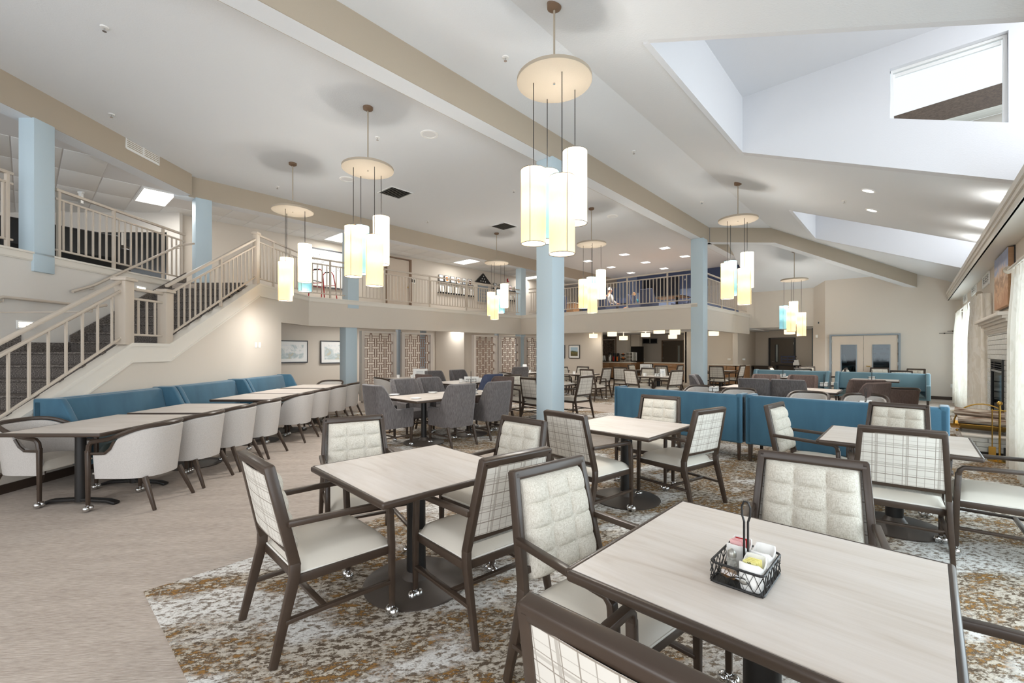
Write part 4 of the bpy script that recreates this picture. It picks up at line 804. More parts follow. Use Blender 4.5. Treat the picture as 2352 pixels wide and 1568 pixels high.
for lab, X, D, rz, sw in (('charcoal armchair at the near end of the long plate table', -1.95, 7.03, -2, None), ('charcoal armchair, back to the viewer, at the middle of the plate table', -.99, 7.19, 86, None), ('charcoal armchair, back to the viewer, at the right of the plate table', -.42, 7.81, 86, None), ('charcoal armchair facing the viewer, left of two behind the plate table', -1.82, 8.0, -92, None), ('charcoal armchair facing the viewer, right of two behind the plate table', -1.44, 8.48, -92, None), ('brown armchair at the far end of the plate table', -.36, 8.75, 182, {'dark_fabric': 'brown_fabric'}),
    ('navy armchair, back to the viewer, at the mug table', -.62, 10.15, 86, {'dark_fabric': 'navy_fabric'}), ('charcoal armchair facing the viewer, left behind the mug table', -1.85, 11.35, -92, None), ('charcoal armchair facing the viewer, right behind the mug table', -1.3, 11.95, -92, None), ('brown armchair at the near end of the mug table', -1.78, 10.05, 0, {'dark_fabric': 'brown_fabric'}), ('dark armchair beside the distant cup table left of the column', .2, 14.65, 60, None),
    ('charcoal armchair, back to the viewer, left of two at the long brown table', 4.80, 8.62, 0, None), ('charcoal armchair, back to the viewer, right of two at the long brown table', 5.24, 8.28, 0, None), ('taupe armchair behind the long brown table, left', 5.48, 9.62, 180, {'dark_fabric': 'brown_fabric'}), ('taupe armchair behind the long brown table, right', 6.1, 9.32, 180, {'dark_fabric': 'brown_fabric'}), ('charcoal armchair at the left end of the long brown table', 4.28, 9.6, -80, None), ('brown armchair with its back to the viewer at the right end of the brown table', 6.55, 8.25, 20, {'dark_fabric': 'brown_fabric'}), ('dark brown armchair turned aside just behind the right booth', 5.95, 7.55, 60, {'dark_fabric': 'brown_fabric'})):
    put(CLUB, 'club_armchair', lab, 'chair', X, D, R(rz), G3, sw, ZR)
# ------------------------------------------------------------------ booths and banquettes
bx, byy = W(3.2, 6.05)
inst(BTH, 'booth_bench', 'left deep blue booth bench seen from behind', 'booth', (bx-1.02, byy, ZR), R(-2), 'blue booth benches'); inst(BTH, 'booth_bench', 'right deep blue booth bench seen from behind', 'booth', (bx+1.0, byy-.04, ZR), R(-2), 'blue booth benches')
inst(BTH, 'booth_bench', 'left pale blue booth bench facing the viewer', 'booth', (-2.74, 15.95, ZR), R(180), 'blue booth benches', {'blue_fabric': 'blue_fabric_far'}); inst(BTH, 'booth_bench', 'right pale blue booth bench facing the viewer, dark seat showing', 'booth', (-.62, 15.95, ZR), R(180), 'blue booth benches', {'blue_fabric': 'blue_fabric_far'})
for D, lab in ((5.80, 'nearest blue wall banquette under the stairs'), (7.54, 'middle blue wall banquette under the stairs'), (9.28, 'farthest blue wall banquette under the stairs')): put(BNQ, 'wall_banquette', lab, 'banquette', -5.36, D, YAW-R(90), 'blue wall banquettes')
# ------------------------------------------------------------------ lattice screens and pictures below the gallery
def lattice_mesh(w, h, p=.15):
    mb = MB(); nx, nz = int(w/p), int(h/p); px, pz = w/nx, h/nz; b = .0075
    def ring(cx, cz, a, c):
        for x0, x1, z0, z1 in ((cx-a, cx+a, cz-c-b, cz-c+b), (cx-a, cx+a, cz+c-b, cz+c+b), (cx-a-b, cx-a+b, cz-c, cz+c), (cx+a-b, cx+a+b, cz-c, cz+c)): mb.box(max(x0, -w/2), min(x1, w/2), -.012, .012, max(0, z0), min(h, z1))
    for i in range(nx):
        for j in range(nz):
            cx, cz = -w/2+(i+.5)*px, (j+.5)*pz
            if (i+j) % 2: ring(cx, cz, px*.78, pz*.22)
            else: ring(cx, cz, px*.22, pz*.78)
    return mb.mesh('lattice')
LAT = {}
def screen(label, px0, px1, x=XL-.02, h=2.13, plane='x', y=None):
    if plane == 'x': a, b = wx(px0, 800, x), wx(px1, 800, x)
    else: a, b = wy(px0, 800, y), wy(px1, 800, y)
    L = math.hypot(b[0]-a[0], b[1]-a[1]); ang = math.atan2(b[1]-a[1], b[0]-a[0]); t = thing('lattice_screen', label, 'screen', ((a[0]+b[0])/2, (a[1]+b[1])/2, 0), ang, 'brown lattice screens')
    obj('frame', MB().sweep([(-L/2+.05, 0, .05), (-L/2+.05, 0, h-.06), (L/2-.05, 0, h-.06), (L/2-.05, 0, .05), (-L/2+.05, 0, .05)], .14, .11, (0, 1, 0)), 'screen_frame', t)
    k = round(L, 1)
    if k not in LAT: LAT[k] = lattice_mesh(L-.22, h-.24)
    lt = obj('lattice', LAT[k], 'lattice', t, (0, .02, .11)); tag(lt, kind='stuff'); return t
screen('first lattice screen, left of the picture alcove column', 828, 908); screen('second lattice screen left of the alcove', 921, 992); screen('third lattice screen right of the alcove', 1086, 1140); screen('fourth lattice screen beside the far gallery column', 1145, 1193)
screen('fifth lattice screen half hidden by the near blue column', 1206, 1262, plane='y', y=YB+.1)
screen('lattice screen panel behind the coffee machines', 1380, 1416, plane='y', y=22.2, h=2.2)
for nm, px in (('trim_9', 916), ('trim_10', 1142)):
    q = wx(px, 800, XL-.1); struct(nm, box(XL-.2, XL-.06, q[1]-.05, q[1]+.05, 0, ZF), 'steel_blue')
q = wx(1000, 800, XL-.1); struct('trim_11', box(XL-.9, XL-.8, q[1]-.05, q[1]+.15, 0, ZF+.1), 'steel_blue')
def picture(label, c, w, h, ang, mt, frame='art_frame', fw=.04, mat_w=.09, name='framed_picture', group=None):
    t = thing(name, label, 'picture', c, ang, group); obj('frame', MB().sweep([(-w/2, 0, -h/2), (-w/2, 0, h/2), (w/2, 0, h/2), (w/2, 0, -h/2), (-w/2, 0, -h/2)], .035, fw, (0, 1, 0)), frame, t)
    obj('mount', box(-w/2, w/2, -.004, .01, -h/2, h/2), 'paper', t); obj('print', box(-w/2+mat_w, w/2-mat_w, -.008, -.004, -h/2+mat_w, h/2-mat_w), mt, t); return t
def pic_x(label, p0, p1, py0, py1, x, mt, **k):
    a, b = wx(p0, py1, x), wx(p1, py1, x); ta = wx(p0, py0, x); L = abs(b[1]-a[1]); return picture(label, (x, (a[1]+b[1])/2, (a[2]+ta[2])/2), L, ta[2]-a[2], R(90), mt, **k)
def pic_y(label, p0, p1, py0, py1, y, mt, **k):
    a, b = wy(p0, py1, y), wy(p1, py1, y); ta = wy(p0, py0, y); return picture(label, ((a[0]+b[0])/2, y, (a[2]+ta[2])/2), abs(b[0]-a[0]), ta[2]-a[2], 0, mt, **k)
pic_x('left wide abstract watercolour in a grey frame under the gallery', 628, 706, 782, 833, -14.35, 'abstract_art', mat_w=.12); pic_x('right wide abstract watercolour in a grey frame beside the column', 737, 818, 783, 834, -14.35, 'abstract_art', mat_w=.12)
pic_y('landscape photograph in a black frame on the grey-green wall', 1307, 1331, 793, 822, 18.66, 'landscape_art', frame='black_frame', mat_w=.1, fw=.03); pic_y('black framed picture cut off by the near blue column', 1272, 1297, 793, 822, 18.66, 'landscape_art', frame='black_frame', mat_w=.1, fw=.03)
def alarm(label, c, ang):
    t = thing('fire_alarm', label, 'fire alarm', c, ang, 'red fire alarm strobes'); obj('body', box(-.06, .06, -.045, 0, -.075, .075).mesh('body', bevel=.008), 'red', t); obj('strobe', box(-.012, .03, -.06, -.045, -.02, .055), 'outlet', t)
alarm('red fire alarm strobe on the alcove wall', (-13.6, 11.19, 1.95), 0) if False else None
p = wx(1053, 780, -14.39); alarm('red fire alarm strobe on the wall between the lattice screens', p, R(90)); p = wx(1166, 644, -13.99); alarm('red fire alarm strobe high on the upper gallery wall', p, R(90)); p = wy(1574, 643, 21.49); alarm('red fire alarm strobe on the blue lounge wall', p, 0)
q = W(-5.385, 0)
def plate(label, loc, ang, w=.075, h=.115, n=1):
    t = thing('wall_plate', label, 'wall plate', loc, ang, 'small wall plates'); obj('plate', box(-w/2, w/2, -.008, 0, -h/2, h/2).mesh('plate', bevel=.002), 'outlet', t); obj('toggle', box(-.008, .008, -.014, -.008, -.02, .02), 'white_paint', t)
for k, px in enumerate((587.5, 596)):
    D = XS0/((px-CX)/F); z = H+(CY-792)/F*D; plate(['left light switch plate on the stair wall', 'right light switch plate on the stair wall'][k], W(XS0+.001, D)+(z,), YAW+R(90))
plate('outlet plate on the wall beside the far curtain', wy(2187, 886, YD-.001), 0); plate('thermostat plate on the wall left of the double doors', wy(1876, 772, YD+.1), R(-20), .07, .1)
for k, px in enumerate((1675, 1695, 1708)): plate(['left', 'middle', 'right'][k]+' outlet plate above the serving counter', wy(px, 825, 20.89), 0, .14, .08)
plate('switch plate on the kitchen wall', wy(1479, 825, 24.09), 0); plate('outlet plate low on the near blue column', (-4.619, 6.3, .32), R(90))
# ------------------------------------------------------------------ doors
def door(n, p0, p1, y, zt, m, fm, glass=None, knob='chrome', leafs=1, kside=1):
    a, b = wy(p0, 800, y)[0], wy(p1, 800, y)[0]; f = struct('door_%d' % n, MB().sweep([(a, y-.03, 0), (a, y-.03, zt), (b, y-.03, zt), (b, y-.03, 0)], .1, .07, (0, 1, 0)), fm)
    w = (b-a-.07)/leafs
    for i in range(leafs):
        x0 = a+.035+i*w; g = glass[i] if glass else None; mb = MB()
        if g:
            ga, gb, g0, g1 = x0+g[0]*w, x0+g[1]*w, g[2], g[3]
            for q in ((x0, ga, 0, zt-.03), (gb, x0+w-.008, 0, zt-.03), (ga, gb, 0, g0), (ga, gb, g1, zt-.03)): mb.box(q[0], q[1], y-.045, y-.005, q[2], q[3])
            lf = obj('leaf', mb, m, f); obj('pane', box(ga, gb, y-.03, y-.025, g0, g1), g[4], lf); obj('pane_trim', MB().sweep([(ga, y-.05, g0), (ga, y-.05, g1), (gb, y-.05, g1), (gb, y-.05, g0), (ga, y-.05, g0)], .012, .03, (0, 1, 0)), 'steel_blue' if m == 'door_tan' else fm, lf)
        else: mb.box(x0, x0+w-.008, y-.045, y-.005, 0, zt-.03); lf = obj('leaf', mb, m, f)
        if i == leafs-1:
            kx = x0+.08 if kside < 0 else x0+w-.09
            obj('lever', MB().tube([(kx, y-.05, 1.0), (kx, y-.1, 1.0), (kx+.1*(-kside), y-.1, .995)], .014, 8), knob, lf)
        hx = x0+.005 if (leafs > 1 and i == 0) or kside > 0 else x0+w-.01
        for hzz in (.3, 1.1, 1.85): obj('hinge', box(hx-.012, hx+.012, y-.06, y-.04, hzz-.05, hzz+.05), 'silver', lf)
    return f
door(1, 1908, 2066, YD, 2.06, 'door_tan', 'steel_blue', [(.3, .78, .35, 1.72, 'door_glass'), (.27, .77, .35, 1.72, 'door_glass')], 'brass', 2, -1)
door(2, 1522, 1571, 24.1, 2.08, 'door_dark', 'door_frame_brown', [(.72, .86, .9, 1.8, 'glass')], 'chrome', 1, 1)
door(3, 1768, 1826, 23.3, 2.1, 'door_dark', 'black_frame', [(.22, .34, 1.0, 1.8, 'glass')], 'chrome', 1, -1)
a = wx(885, 650, -14.0); b = wx(941, 650, -14.0)
f = struct('door_4', MB().sweep([(-13.97, a[1], ZG), (-13.97, a[1], ZG+1.98), (-13.97, b[1], ZG+1.98), (-13.97, b[1], ZG)], .08, .09, (1, 0, 0)), 'door_frame_brown'); lf = obj('leaf', box(-13.995, -13.975, a[1]+.04, b[1]-.04, ZG, ZG+1.94), 'door_tan', f); obj('knob', MB().ball((-13.93, b[1]-.14, ZG+.95), .035, 10, 8), 'brass', lf)
t = thing('restroom_sign', 'small black and white sign beside the upper door', 'sign', wx(949, 645, -13.985), R(90)); obj('plate', box(-.09, .09, -.006, 0, -.09, .09), 'outlet', t)
for sx in (-.045, .045): obj('pictogram', MB().cbox((sx, -.008, 0), (.045, .003, .12)), 'printed', t)
# room behind the double doors
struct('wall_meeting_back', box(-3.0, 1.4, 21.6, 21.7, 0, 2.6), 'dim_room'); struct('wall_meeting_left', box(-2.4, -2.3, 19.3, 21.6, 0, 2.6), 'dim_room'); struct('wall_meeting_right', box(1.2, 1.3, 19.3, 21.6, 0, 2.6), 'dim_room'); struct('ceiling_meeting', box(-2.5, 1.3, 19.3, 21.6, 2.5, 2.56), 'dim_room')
fp = thing('fish_picture', 'large picture of dark swimming fish behind the right door pane', 'picture', (-.72, 21.58, 1.55)); obj('canvas', box(-.75, .75, -.02, .02, -.42, .55), 'fish_ground', fp)
for i in range(5):
    for j in range(4):
        cx, cz = -.56+j*.36+(.16 if i % 2 else 0), .42-i*.19; L = .13
        if abs(cx) > .62: continue
        P = [(cx-L, cz), (cx-L*.5, cz+.05), (cx+L*.2, cz+.055), (cx+L*.75, cz+.012), (cx+L*1.15, cz+.05), (cx+L*1.05, cz), (cx+L*1.15, cz-.05), (cx+L*.75, cz-.012), (cx+L*.2, cz-.05), (cx-L*.5, cz-.045)]
        obj('fish', MB().prism(P, Matrix(((1, 0, 0, 0), (0, 0, .006, -.028), (0, 1, 0, 0), (0, 0, 0, 1)))), 'fish_ink', fp)
point('meeting_room_lamp', (-1.0, 20.0, 2.3), 2.5, (1, .95, .9), .2)
tl = thing('table_lamp', 'pale table lamp glimpsed through the left door pane', 'lamp', (-1.95, 20.9, .75)); obj('shade', MB().lathe([(.16, .3), (.10, .62)], 20, cap=False), 'paper', tl); obj('stem', MB().lathe([(.09, 0), (.06, .03), (.02, .06), (.02, .4)], 12), 'silver', tl)
sb = thing('sideboard', 'low sideboard behind the left door pane', 'sideboard', (-1.62, 20.95, 0)); obj('carcass', box(-.6, .7, -.22, .22, .0, .72), 'steel_blue', sb); obj('top', box(-.63, .73, -.25, .25, .72, .75), 'stone_top', sb)
inst(ARM, 'dining_armchair', 'pale armchair inside the room behind the right door pane', 'chair', (-.4, 20.3, 0), R(200), G1)
# ------------------------------------------------------------------ serving area, coffee bar, kitchen side
def cabinet(label, p0, p1, y, depth, n, h=.88, top=True):
    a, b = wy(p0, 850, y)[0], wy(p1, 850, y)[0]; w = (b-a)/n
    for i in range(n):
        t = thing('base_cabinet', label+(', unit %s' % ['at the left end', 'second along', 'third along', 'at the right end'][i] if n > 1 else ''), 'cabinet', (a+w*(i+.5), y, 0), 0, label); obj('carcass', box(-w/2, w/2, 0, depth, .08, h), 'oak', t); obj('toe_kick', box(-w/2, w/2, .05, depth, 0, .08), 'black_metal', t); obj('drawer', box(-w/2+.02, w/2-.02, -.018, 0, h-.2, h-.03).mesh('drawer', bevel=.004), 'oak', t)
        d = obj('cabinet_door', box(-w/2+.02, w/2-.02, -.018, 0, .1, h-.23).mesh('cabinet_door', bevel=.004), 'oak', t); obj('door_panel', box(-w/2+.08, w/2-.08, -.022, -.017, .17, h-.30), 'oak', d); obj('handle', box(-.05, .05, -.04, -.028, h-.12, h-.105), 'silver', t)
    t = obj('worktop', box(a-.02, b+.02, y-.03, y+depth, h, h+.04), 'stone_top'); return tag(t, 'pale stone worktop on the '+label, 'worktop')
cabinet('oak serving counter right of the far column', 1628, 1712, 20.2, .68, 4)
cabinet('oak buffet below the kitchen wall', 1480, 1580, 21.6, .6, 4)
cabinet('brown coffee bar cabinet', 1376, 1448, 20.9, .65, 3)
t = thing('column_panel', 'tall tan panel right of the coffee bar lattice', 'panel', (0, 0, 0)); a, b = wy(1418, 800, 22.1), wy(1442, 800, 22.1); obj('panel', box(a[0], b[0], 22.0, 22.6, 0, 2.4), 'wall', t); obj('edge_trim', box(a[0]-.05, a[0], 21.98, 22.3, 0, 2.4), 'door_frame_brown', t)
t = thing('drinks_fridge', 'glass-fronted drinks fridge in the niche right of the coffee bar', 'fridge', ((wy(1446, 800, 22.4)[0])+.24, 22.4, 0)); obj('cabinet', box(-.15, .35, 0, .5, .9, 1.75), 'black_frame', t); obj('glass_door', box(-.1, .2, -.02, 0, .97, 1.42), 'lamp_drum' if False else 'paper', t); obj('header', box(-.15, .35, -.01, .3, 1.75, 2.4), 'wall', t); obj('lower_cabinet', box(-.15, .35, 0, .5, 0, .9), 'oak', t)
t = thing('slat_panel', 'dark horizontal plank panel on the kitchen wall', 'panel', (0, 0, 0)); a, b = wy(1455, 800, 24.05), wy(1472, 800, 24.05)
for i in range(6): obj('plank', box(a[0], b[0], 24.02, 24.06, .35+i*.19, .53+i*.19), 'dark_wood', t)
t = thing('wall_vent', 'black double air vent on the kitchen wall', 'air vent', wy(1493, 783, 24.06)); 
for s in (-1, 1): obj('grille', box(s*.22-.19, s*.22+.19, -.02, 0, -.12, .12), 'black_void', t)
obj('frame', MB().sweep([(-.44, -.01, -.14), (-.44, -.01, .14), (.44, -.01, .14), (.44, -.01, -.14), (-.44, -.01, -.14)], .02, .03, (0, 1, 0)), 'silver', t)
xb0 = wy(1380, 830, 21.2)[0]
for i, (dx, lab) in enumerate(((.55, 'left black coffee urn on the coffee bar'), (.80, 'middle black coffee urn with a red label'), (1.02, 'right black coffee urn with an orange label'))):
    t = thing('coffee_urn', lab, 'coffee urn', (xb0+dx, 21.25, .92), 0, 'coffee urns'); obj('body', MB().lathe([(.08, 0), (.085, .05), (.085, .34), (.06, .40), (.03, .43)], 16), 'silver' if i == 0 else 'black_frame', t); obj('label_panel', box(-.04, .04, -.09, -.08, .06, .28), ['paper', 'red', 'flame_orange'][i], t); obj('pump_lid', MB().lathe([(.085, .40), (.07, .46), (.02, .47)], 12), 'black_metal', t); obj('spout', MB().tube([(0, -.05, .42), (0, -.14, .42), (0, -.15, .38)], .012, 6), 'black_metal', t)
t = thing('cup_dispenser', 'black rack of stacked white paper cups lying on the coffee bar', 'cup rack', (xb0+.2, 21.25, .92)); obj('rack', box(-.14, .14, -.1, .1, 0, .04), 'black_metal', t)
for i in range(2): obj('cup_stack', MB().tube([(-.08+i*.12, 0, .05), (-.14+i*.12, .02, .32)], [.035, .05], 10), 'paper', t)
t = thing('wire_basket_stand', 'tiered black wire fruit stand on the coffee bar', 'fruit stand', (xb0+1.32, 21.25, .92)); obj('post', MB().tube([(0, 0, 0), (0, 0, .45)], .008, 6), 'black_metal', t)
for zz, rr in ((.12, .16), (.34, .12)): obj('basket', MB().lathe([(rr*.6, zz), (rr, zz+.07)], 14, cap=False), 'black_metal', t); obj('fruit', MB().ball((0, 0, zz+.06), rr*.55, 10, 6), 'flame_orange', t)
t = thing('display_rack', 'clear shelved rack at the right of the coffee bar', 'rack', (xb0+1.75, 21.3, .92)); 
for zz in (0, .16, .33, .5): obj('shelf', box(-.2, .2, -.12, .12, zz, zz+.015), 'outlet', t)
for s in (-.2, .2): obj('side', box(s-.008, s+.008, -.12, .12, 0, .515), 'clear_plastic', t)
for px, py, l in ((1363, 771, 'drum ceiling light left of the coffee bar'), (1406, 767, 'drum ceiling light touching the gallery edge'), (1432, 776, 'drum ceiling light before the coffee bar panel'), (1483, 769, 'drum ceiling light at the middle of the dining annex'), (1545, 773, 'drum ceiling light before the kitchen door'), (1514, 760, 'drum ceiling light beside the far blue column')):
    D = F*(2.24-H)/(CY-py); D = max(14.6, min(21, D)); X = (px-CX)/F*D; x, y = W(X, D); z = H+(CY-py)/F*D
    t = thing('drum_light', l, 'ceiling light', (x, y, 0), 0, 'flush drum ceiling lights'); z = min(z, 2.28); obj('shade', MB().lathe([(.2, z-.09), (.2, z+.09)], 24, cap=False).mesh('shade', smooth=True), 'lamp_drum', t); obj('diffuser', MB().lathe([(.19, z-.085), (.001, z-.085)], 24, cap=False), 'lamp_white', t); obj('stem', MB().tube([(0, 0, z+.02), (0, 0, 2.41)], .025, 8), 'white_paint', t); point('drum_glow', (x, y, z-.16), 7, rad=.12)
for x, y, z, l in ((-6.9, 17.2, 2.25, 'drum ceiling light just right of the far column'), (-6.2, 19.6, 2.25, 'drum ceiling light above the serving counter'), (-3.75, 21.4, 2.30, 'drum ceiling light in the door recess')):
    t = thing('drum_light', l, 'ceiling light', (x, y, 0), 0, 'flush drum ceiling lights'); obj('shade', MB().lathe([(.2, z-.09), (.2, z+.09)], 24, cap=False).mesh('shade', smooth=True), 'lamp_drum', t); obj('diffuser', MB().lathe([(.19, z-.085), (.001, z-.085)], 24, cap=False), 'lamp_white', t); obj('stem', MB().tube([(0, 0, z+.02), (0, 0, 2.45)], .025, 8), 'white_paint', t); point('drum_glow', (x, y, z-.16), 7, rad=.12)
t = thing('console_table', 'dark carved console table in the door recess', 'table', (-5.05, 22.7, 0)); obj('top', box(-.4, .4, -.2, .2, .78, .83), 'dark_wood', t)
for sx in (-.34, .34):
    for sy in (-.15, .15): obj('leg', MB().sweep([(sx, sy, 0), (sx*.95, sy, .4), (sx, sy, .79)], .06, .06, (1, 0, 0)), 'dark_wood', t)
obj('apron', box(-.36, .36, -.18, -.15, .62, .78), 'dark_wood', t)
t = thing('service_cart', 'black service cart with a dish crate in the door recess', 'cart', (-3.95, 22.2, 0)); obj('top_shelf', box(-.45, .45, -.28, .28, .86, .9).mesh('top_shelf', bevel=.015), 'black_metal', t); obj('lower_shelf', box(-.45, .45, -.28, .28, .3, .34), 'black_metal', t)
for sx in (-.42, .42): obj('upright', box(sx-.02, sx+.02, -.25, .25, 0, .88), 'black_metal', t)
t = thing('dish_crate', 'navy plastic dish crate standing on the service cart', 'crate', (-3.92, 22.2, .9))
for zz in (.12, .24, .36): obj('slotted_side', MB().sweep([(-.24, -.22, zz), (.24, -.22, zz), (.24, .22, zz), (-.24, .22, zz), (-.24, -.22, zz)], .05, .02, (0, 0, 1)), 'crate', t)
for sx in (-.24, 0, .24): obj('corner_post', box(sx-.02, sx+.02, -.23, -.21, .1, .4), 'crate', t)
t = thing('carton_stack', 'small white cartons beside the dish crate', 'cartons', (-3.62, 22.05, .9)); obj('carton', box(-.1, .12, -.1, .1, 0, .12), 'paper', t); obj('carton', box(-.06, .1, -.1, .1, .12, .22), 'paper', t)
t = thing('plank_panel', 'short brown plank panel in the recess corner', 'panel', (-2.76, 23.2, 0))
for i in range(6): obj('plank', box(-.45, .08, -.04, 0, .3+i*.17, .46+i*.17), 'oak', t)
# ------------------------------------------------------------------ right wall: fireplace, curtains, painting, grilles
XFP = 1.0
fp = thing('fireplace', 'white tiled fireplace with moulded mantel on the right wall', 'fireplace', (XR, 10.1, 0))
y0, y1, f0, f1 = -1.28, 1.26, -.62, .60; xf = XFP-XR
mb = MB()
for a, b, z0, z1 in ((y0, f0, .31, 1.84), (f1, y1, .31, 1.84), (f0, f1, 1.385, 1.84), (f0, f1, .31, .48)): mb.box(xf+.01, 0, a, b, z0, z1)
su = obj('surround', mb, 'grout', fp); th_, tw = .0765, .30
tm = MB().box(-.012, 0, -tw/2+.004, tw/2-.004, .004, th_-.004).mesh('brick', bevel=.003, seg=1); tms = {}
rows = int((1.84-.31)/th_)
for r in range(rows):
    z = .31+r*th_; off = (tw/2 if r % 2 else 0); y = y0-off
    while y < y1-.02:
        a, b = max(y, y0), min(y+tw, y1); y += tw
        segs = [(a, b)] if not (z+th_*.5 > .48 and z+th_*.5 < 1.385) else [(a, min(b, f0)), (max(a, f1), b)]
        for c, d in segs:
            if d-c < .03: continue
            k = round(d-c, 3)
            if k not in tms: tms[k] = MB().box(-.012, .001, -k/2+.003, k/2-.003, .003, th_-.003).mesh('brick', bevel=.003, seg=1)
            obj('brick', tms[k], 'tile', su, (xf+.01, (c+d)/2, z))
rb = MB().box(0, .11, -.012, 0, .003, th_-.003).mesh('brick')
mt = obj('mantel', MB().box(-.28, 0, y0-.16, y1+.16, 1.99, 2.04).mesh('mantel', bevel=.006), 'mantel', fp)
for i, (dx, z0, z1) in enumerate(((.235, 1.955, 1.99), (.20, 1.915, 1.955), (.165, 1.86, 1.915), (.15, 1.83, 1.86), (.14, 1.79, 1.83))): obj('moulding', box(-dx, 0, y0-.14+i*.025, y1+.14-i*.025, z0, z1), 'mantel', mt)
fb = obj('firebox', MB().box(xf+.02, .25, f0, f1, .48, .50).box(xf+.02, .25, f0, f0+.02, .48, 1.385).box(xf+.02, .25, f1-.02, f1, .48, 1.385).box(.23, .25, f0, f1, .48, 1.385).box(xf+.02, .25, f0, f1, 1.365, 1.385), 'black_void', fp)
obj('door_frame', MB().sweep([(xf-.01, f0+.02, .5), (xf-.01, f0+.02, 1.37), (xf-.01, f1-.02, 1.37), (xf-.01, f1-.02, .5), (xf-.01, f0+.02, .5)], .03, .035, (1, 0, 0)), 'black_metal', fb); obj('glass_door', box(xf-.006, xf-.002, f0+.03, f1-.03, .56, 1.2), 'fire_glass', fb); obj('chrome_sill', box(xf-.03, xf, f0+.03, f1-.03, .50, .54), 'silver', fb)
for i in range(4): obj('louvre', MB().cbox((xf-.012, -.01, 1.345-i*.035), (.03, f1-f0-.06, .01), 0, 0), 'black_metal', fb)
obj('chrome_header', box(xf-.02, xf, f0+.03, f1-.03, 1.19, 1.22), 'silver', fb)
he = thing('hearth', 'raised white brick hearth in front of the fireplace', 'hearth', (XR-.005, 10.1, 0)); hx, hy0, hy1 = -.56, -1.02, 1.28
obj('toe_kick', box(hx+.05, 0, hy0+.05, hy1, 0, .09), 'black_metal', he); co = obj('core', box(hx+.012, -.001, hy0+.012, hy1, .09, .29), 'grout', he); obj('slab', box(hx-.02, 0, hy0-.02, hy1, .29, .315).mesh('slab', bevel=.006), 'mantel', he)
for r in range(3):
    z = .092+r*.066
    for j in range(3):
        a, b = hx+j*.24-(.12 if r % 2 else 0), hx+(j+1)*.24-(.12 if r % 2 else 0); a, b = max(a, hx), min(b, 0)
        if b-a > .03: obj('brick', box(a+.003, b-.003, hy0, hy0+.013, z+.003, z+.063).mesh('brick', bevel=.003, seg=1), 'tile', co)
    for j in range(10):
        a = hy0+j*.24-(.12 if r % 2 else 0); b = a+.24; a, b = max(a, hy0), min(b, hy1)
        if b-a > .03: obj('brick', box(hx, hx+.013, a+.003, b-.003, z+.003, z+.063).mesh('brick', bevel=.003, seg=1), 'tile', co)
bp = W(*[(2260-CX)/F*6.9, 6.9]); zb = .315
lb = thing('log_basket', 'brass log basket with arched handle on the hearth', 'log basket', (.79, 9.5, zb), R(80)); lb.scale = (.9, .9, .9)
obj('tray', MB().grid(lambda a, b: (-.24+.48*a, -.36+.72*b, .03+.10*abs(2*a-1)**2.2), 14, 4), 'brass', lb); obj('handle', MB().tube([(0, .34*math.cos(math.pi*i/16), .1+.36*math.sin(math.pi*i/16)) for i in range(17)], .011, 8).mesh('handle', smooth=True), 'brass', lb)
for sx in (-.18, .18):
    for sy in (-.28, .28): obj('foot', MB().ball((sx, sy, .02), .02, 8, 6), 'brass', lb)
for k, (c, d, r, l) in enumerate((((.0, -.36, .27), (0, .36, .30), .062, 'topmost birch log with its cut end showing'), ((-.1, -.32, .17), (-.1, .3, .18), .058, 'left lower birch log in the brass basket'), ((.08, -.34, .15), (.09, .32, .15), .06, 'reddish split log at the bottom of the basket'), ((.02, -.3, .19), (.1, .3, .17), .045, 'thin dark split log under the top birch log'))):
    t = thing('firewood_log', l, 'log', (.79, 9.5, zb), R(80), 'logs in the brass basket'); t.scale = (.95, .82, .95); obj('bark', MB().tube([Vector(c), Vector(c).lerp(Vector(d), .5)+Vector((.008, 0, .006)), d], r, 12).mesh('bark', smooth=True), 'log_bark' if k < 2 else 'log_dark', t); u = (Vector(c)-Vector(d)).normalized(); obj('cut_end', MB().tube([Vector(c)+u*.0005, Vector(c)+u*.003], r*.97, 14), 'log_end', t)
ts = thing('fireside_tools', 'brass fireside tool stand beside the near curtain', 'fire tools', (.90, 8.93, 0)); obj('base', MB().lathe([(.12, 0), (.12, .02), (.03, .05)], 18), 'brass', ts); obj('stand', MB().tube([(0, 0, .04), (0, 0, .78)], .012, 8), 'brass', ts); obj('finial', MB().ball((0, 0, .80), .03, 10, 8), 'brass', ts); obj('hook_arm', MB().tube([(-.08, 0, .70), (.08, 0, .70)], .008, 6), 'brass', ts)
for sx, nm in ((-.07, 'shovel'), (.07, 'brush')):
    k = obj(nm, MB().tube([(sx, 0, .72), (sx, 0, .2)], .007, 6), 'brass', ts); obj('blade', box(sx-.035, sx+.035, -.01, .01, .08, .2), 'brass' if nm == 'shovel' else 'black_metal', k)
pt = thing('seascape_painting', 'tall beach painting in warm tan and blue above the mantel', 'painting', (XR, 10.38, 2.62)); obj('canvas', box(-.075, -.07, -.70, .70, -.42, .42), 'beach_art', pt); obj('stretcher', MB().box(-.07, -.01, -.70, .70, -.42, .42), 'oak', pt)
obj('shadow_frame', MB().sweep([(-.008, -.715, -.43), (-.008, -.715, .43), (-.008, .715, .43), (-.008, .715, -.43), (-.008, -.715, -.43)], .014, .03, (1, 0, 0)), 'black_frame', pt)
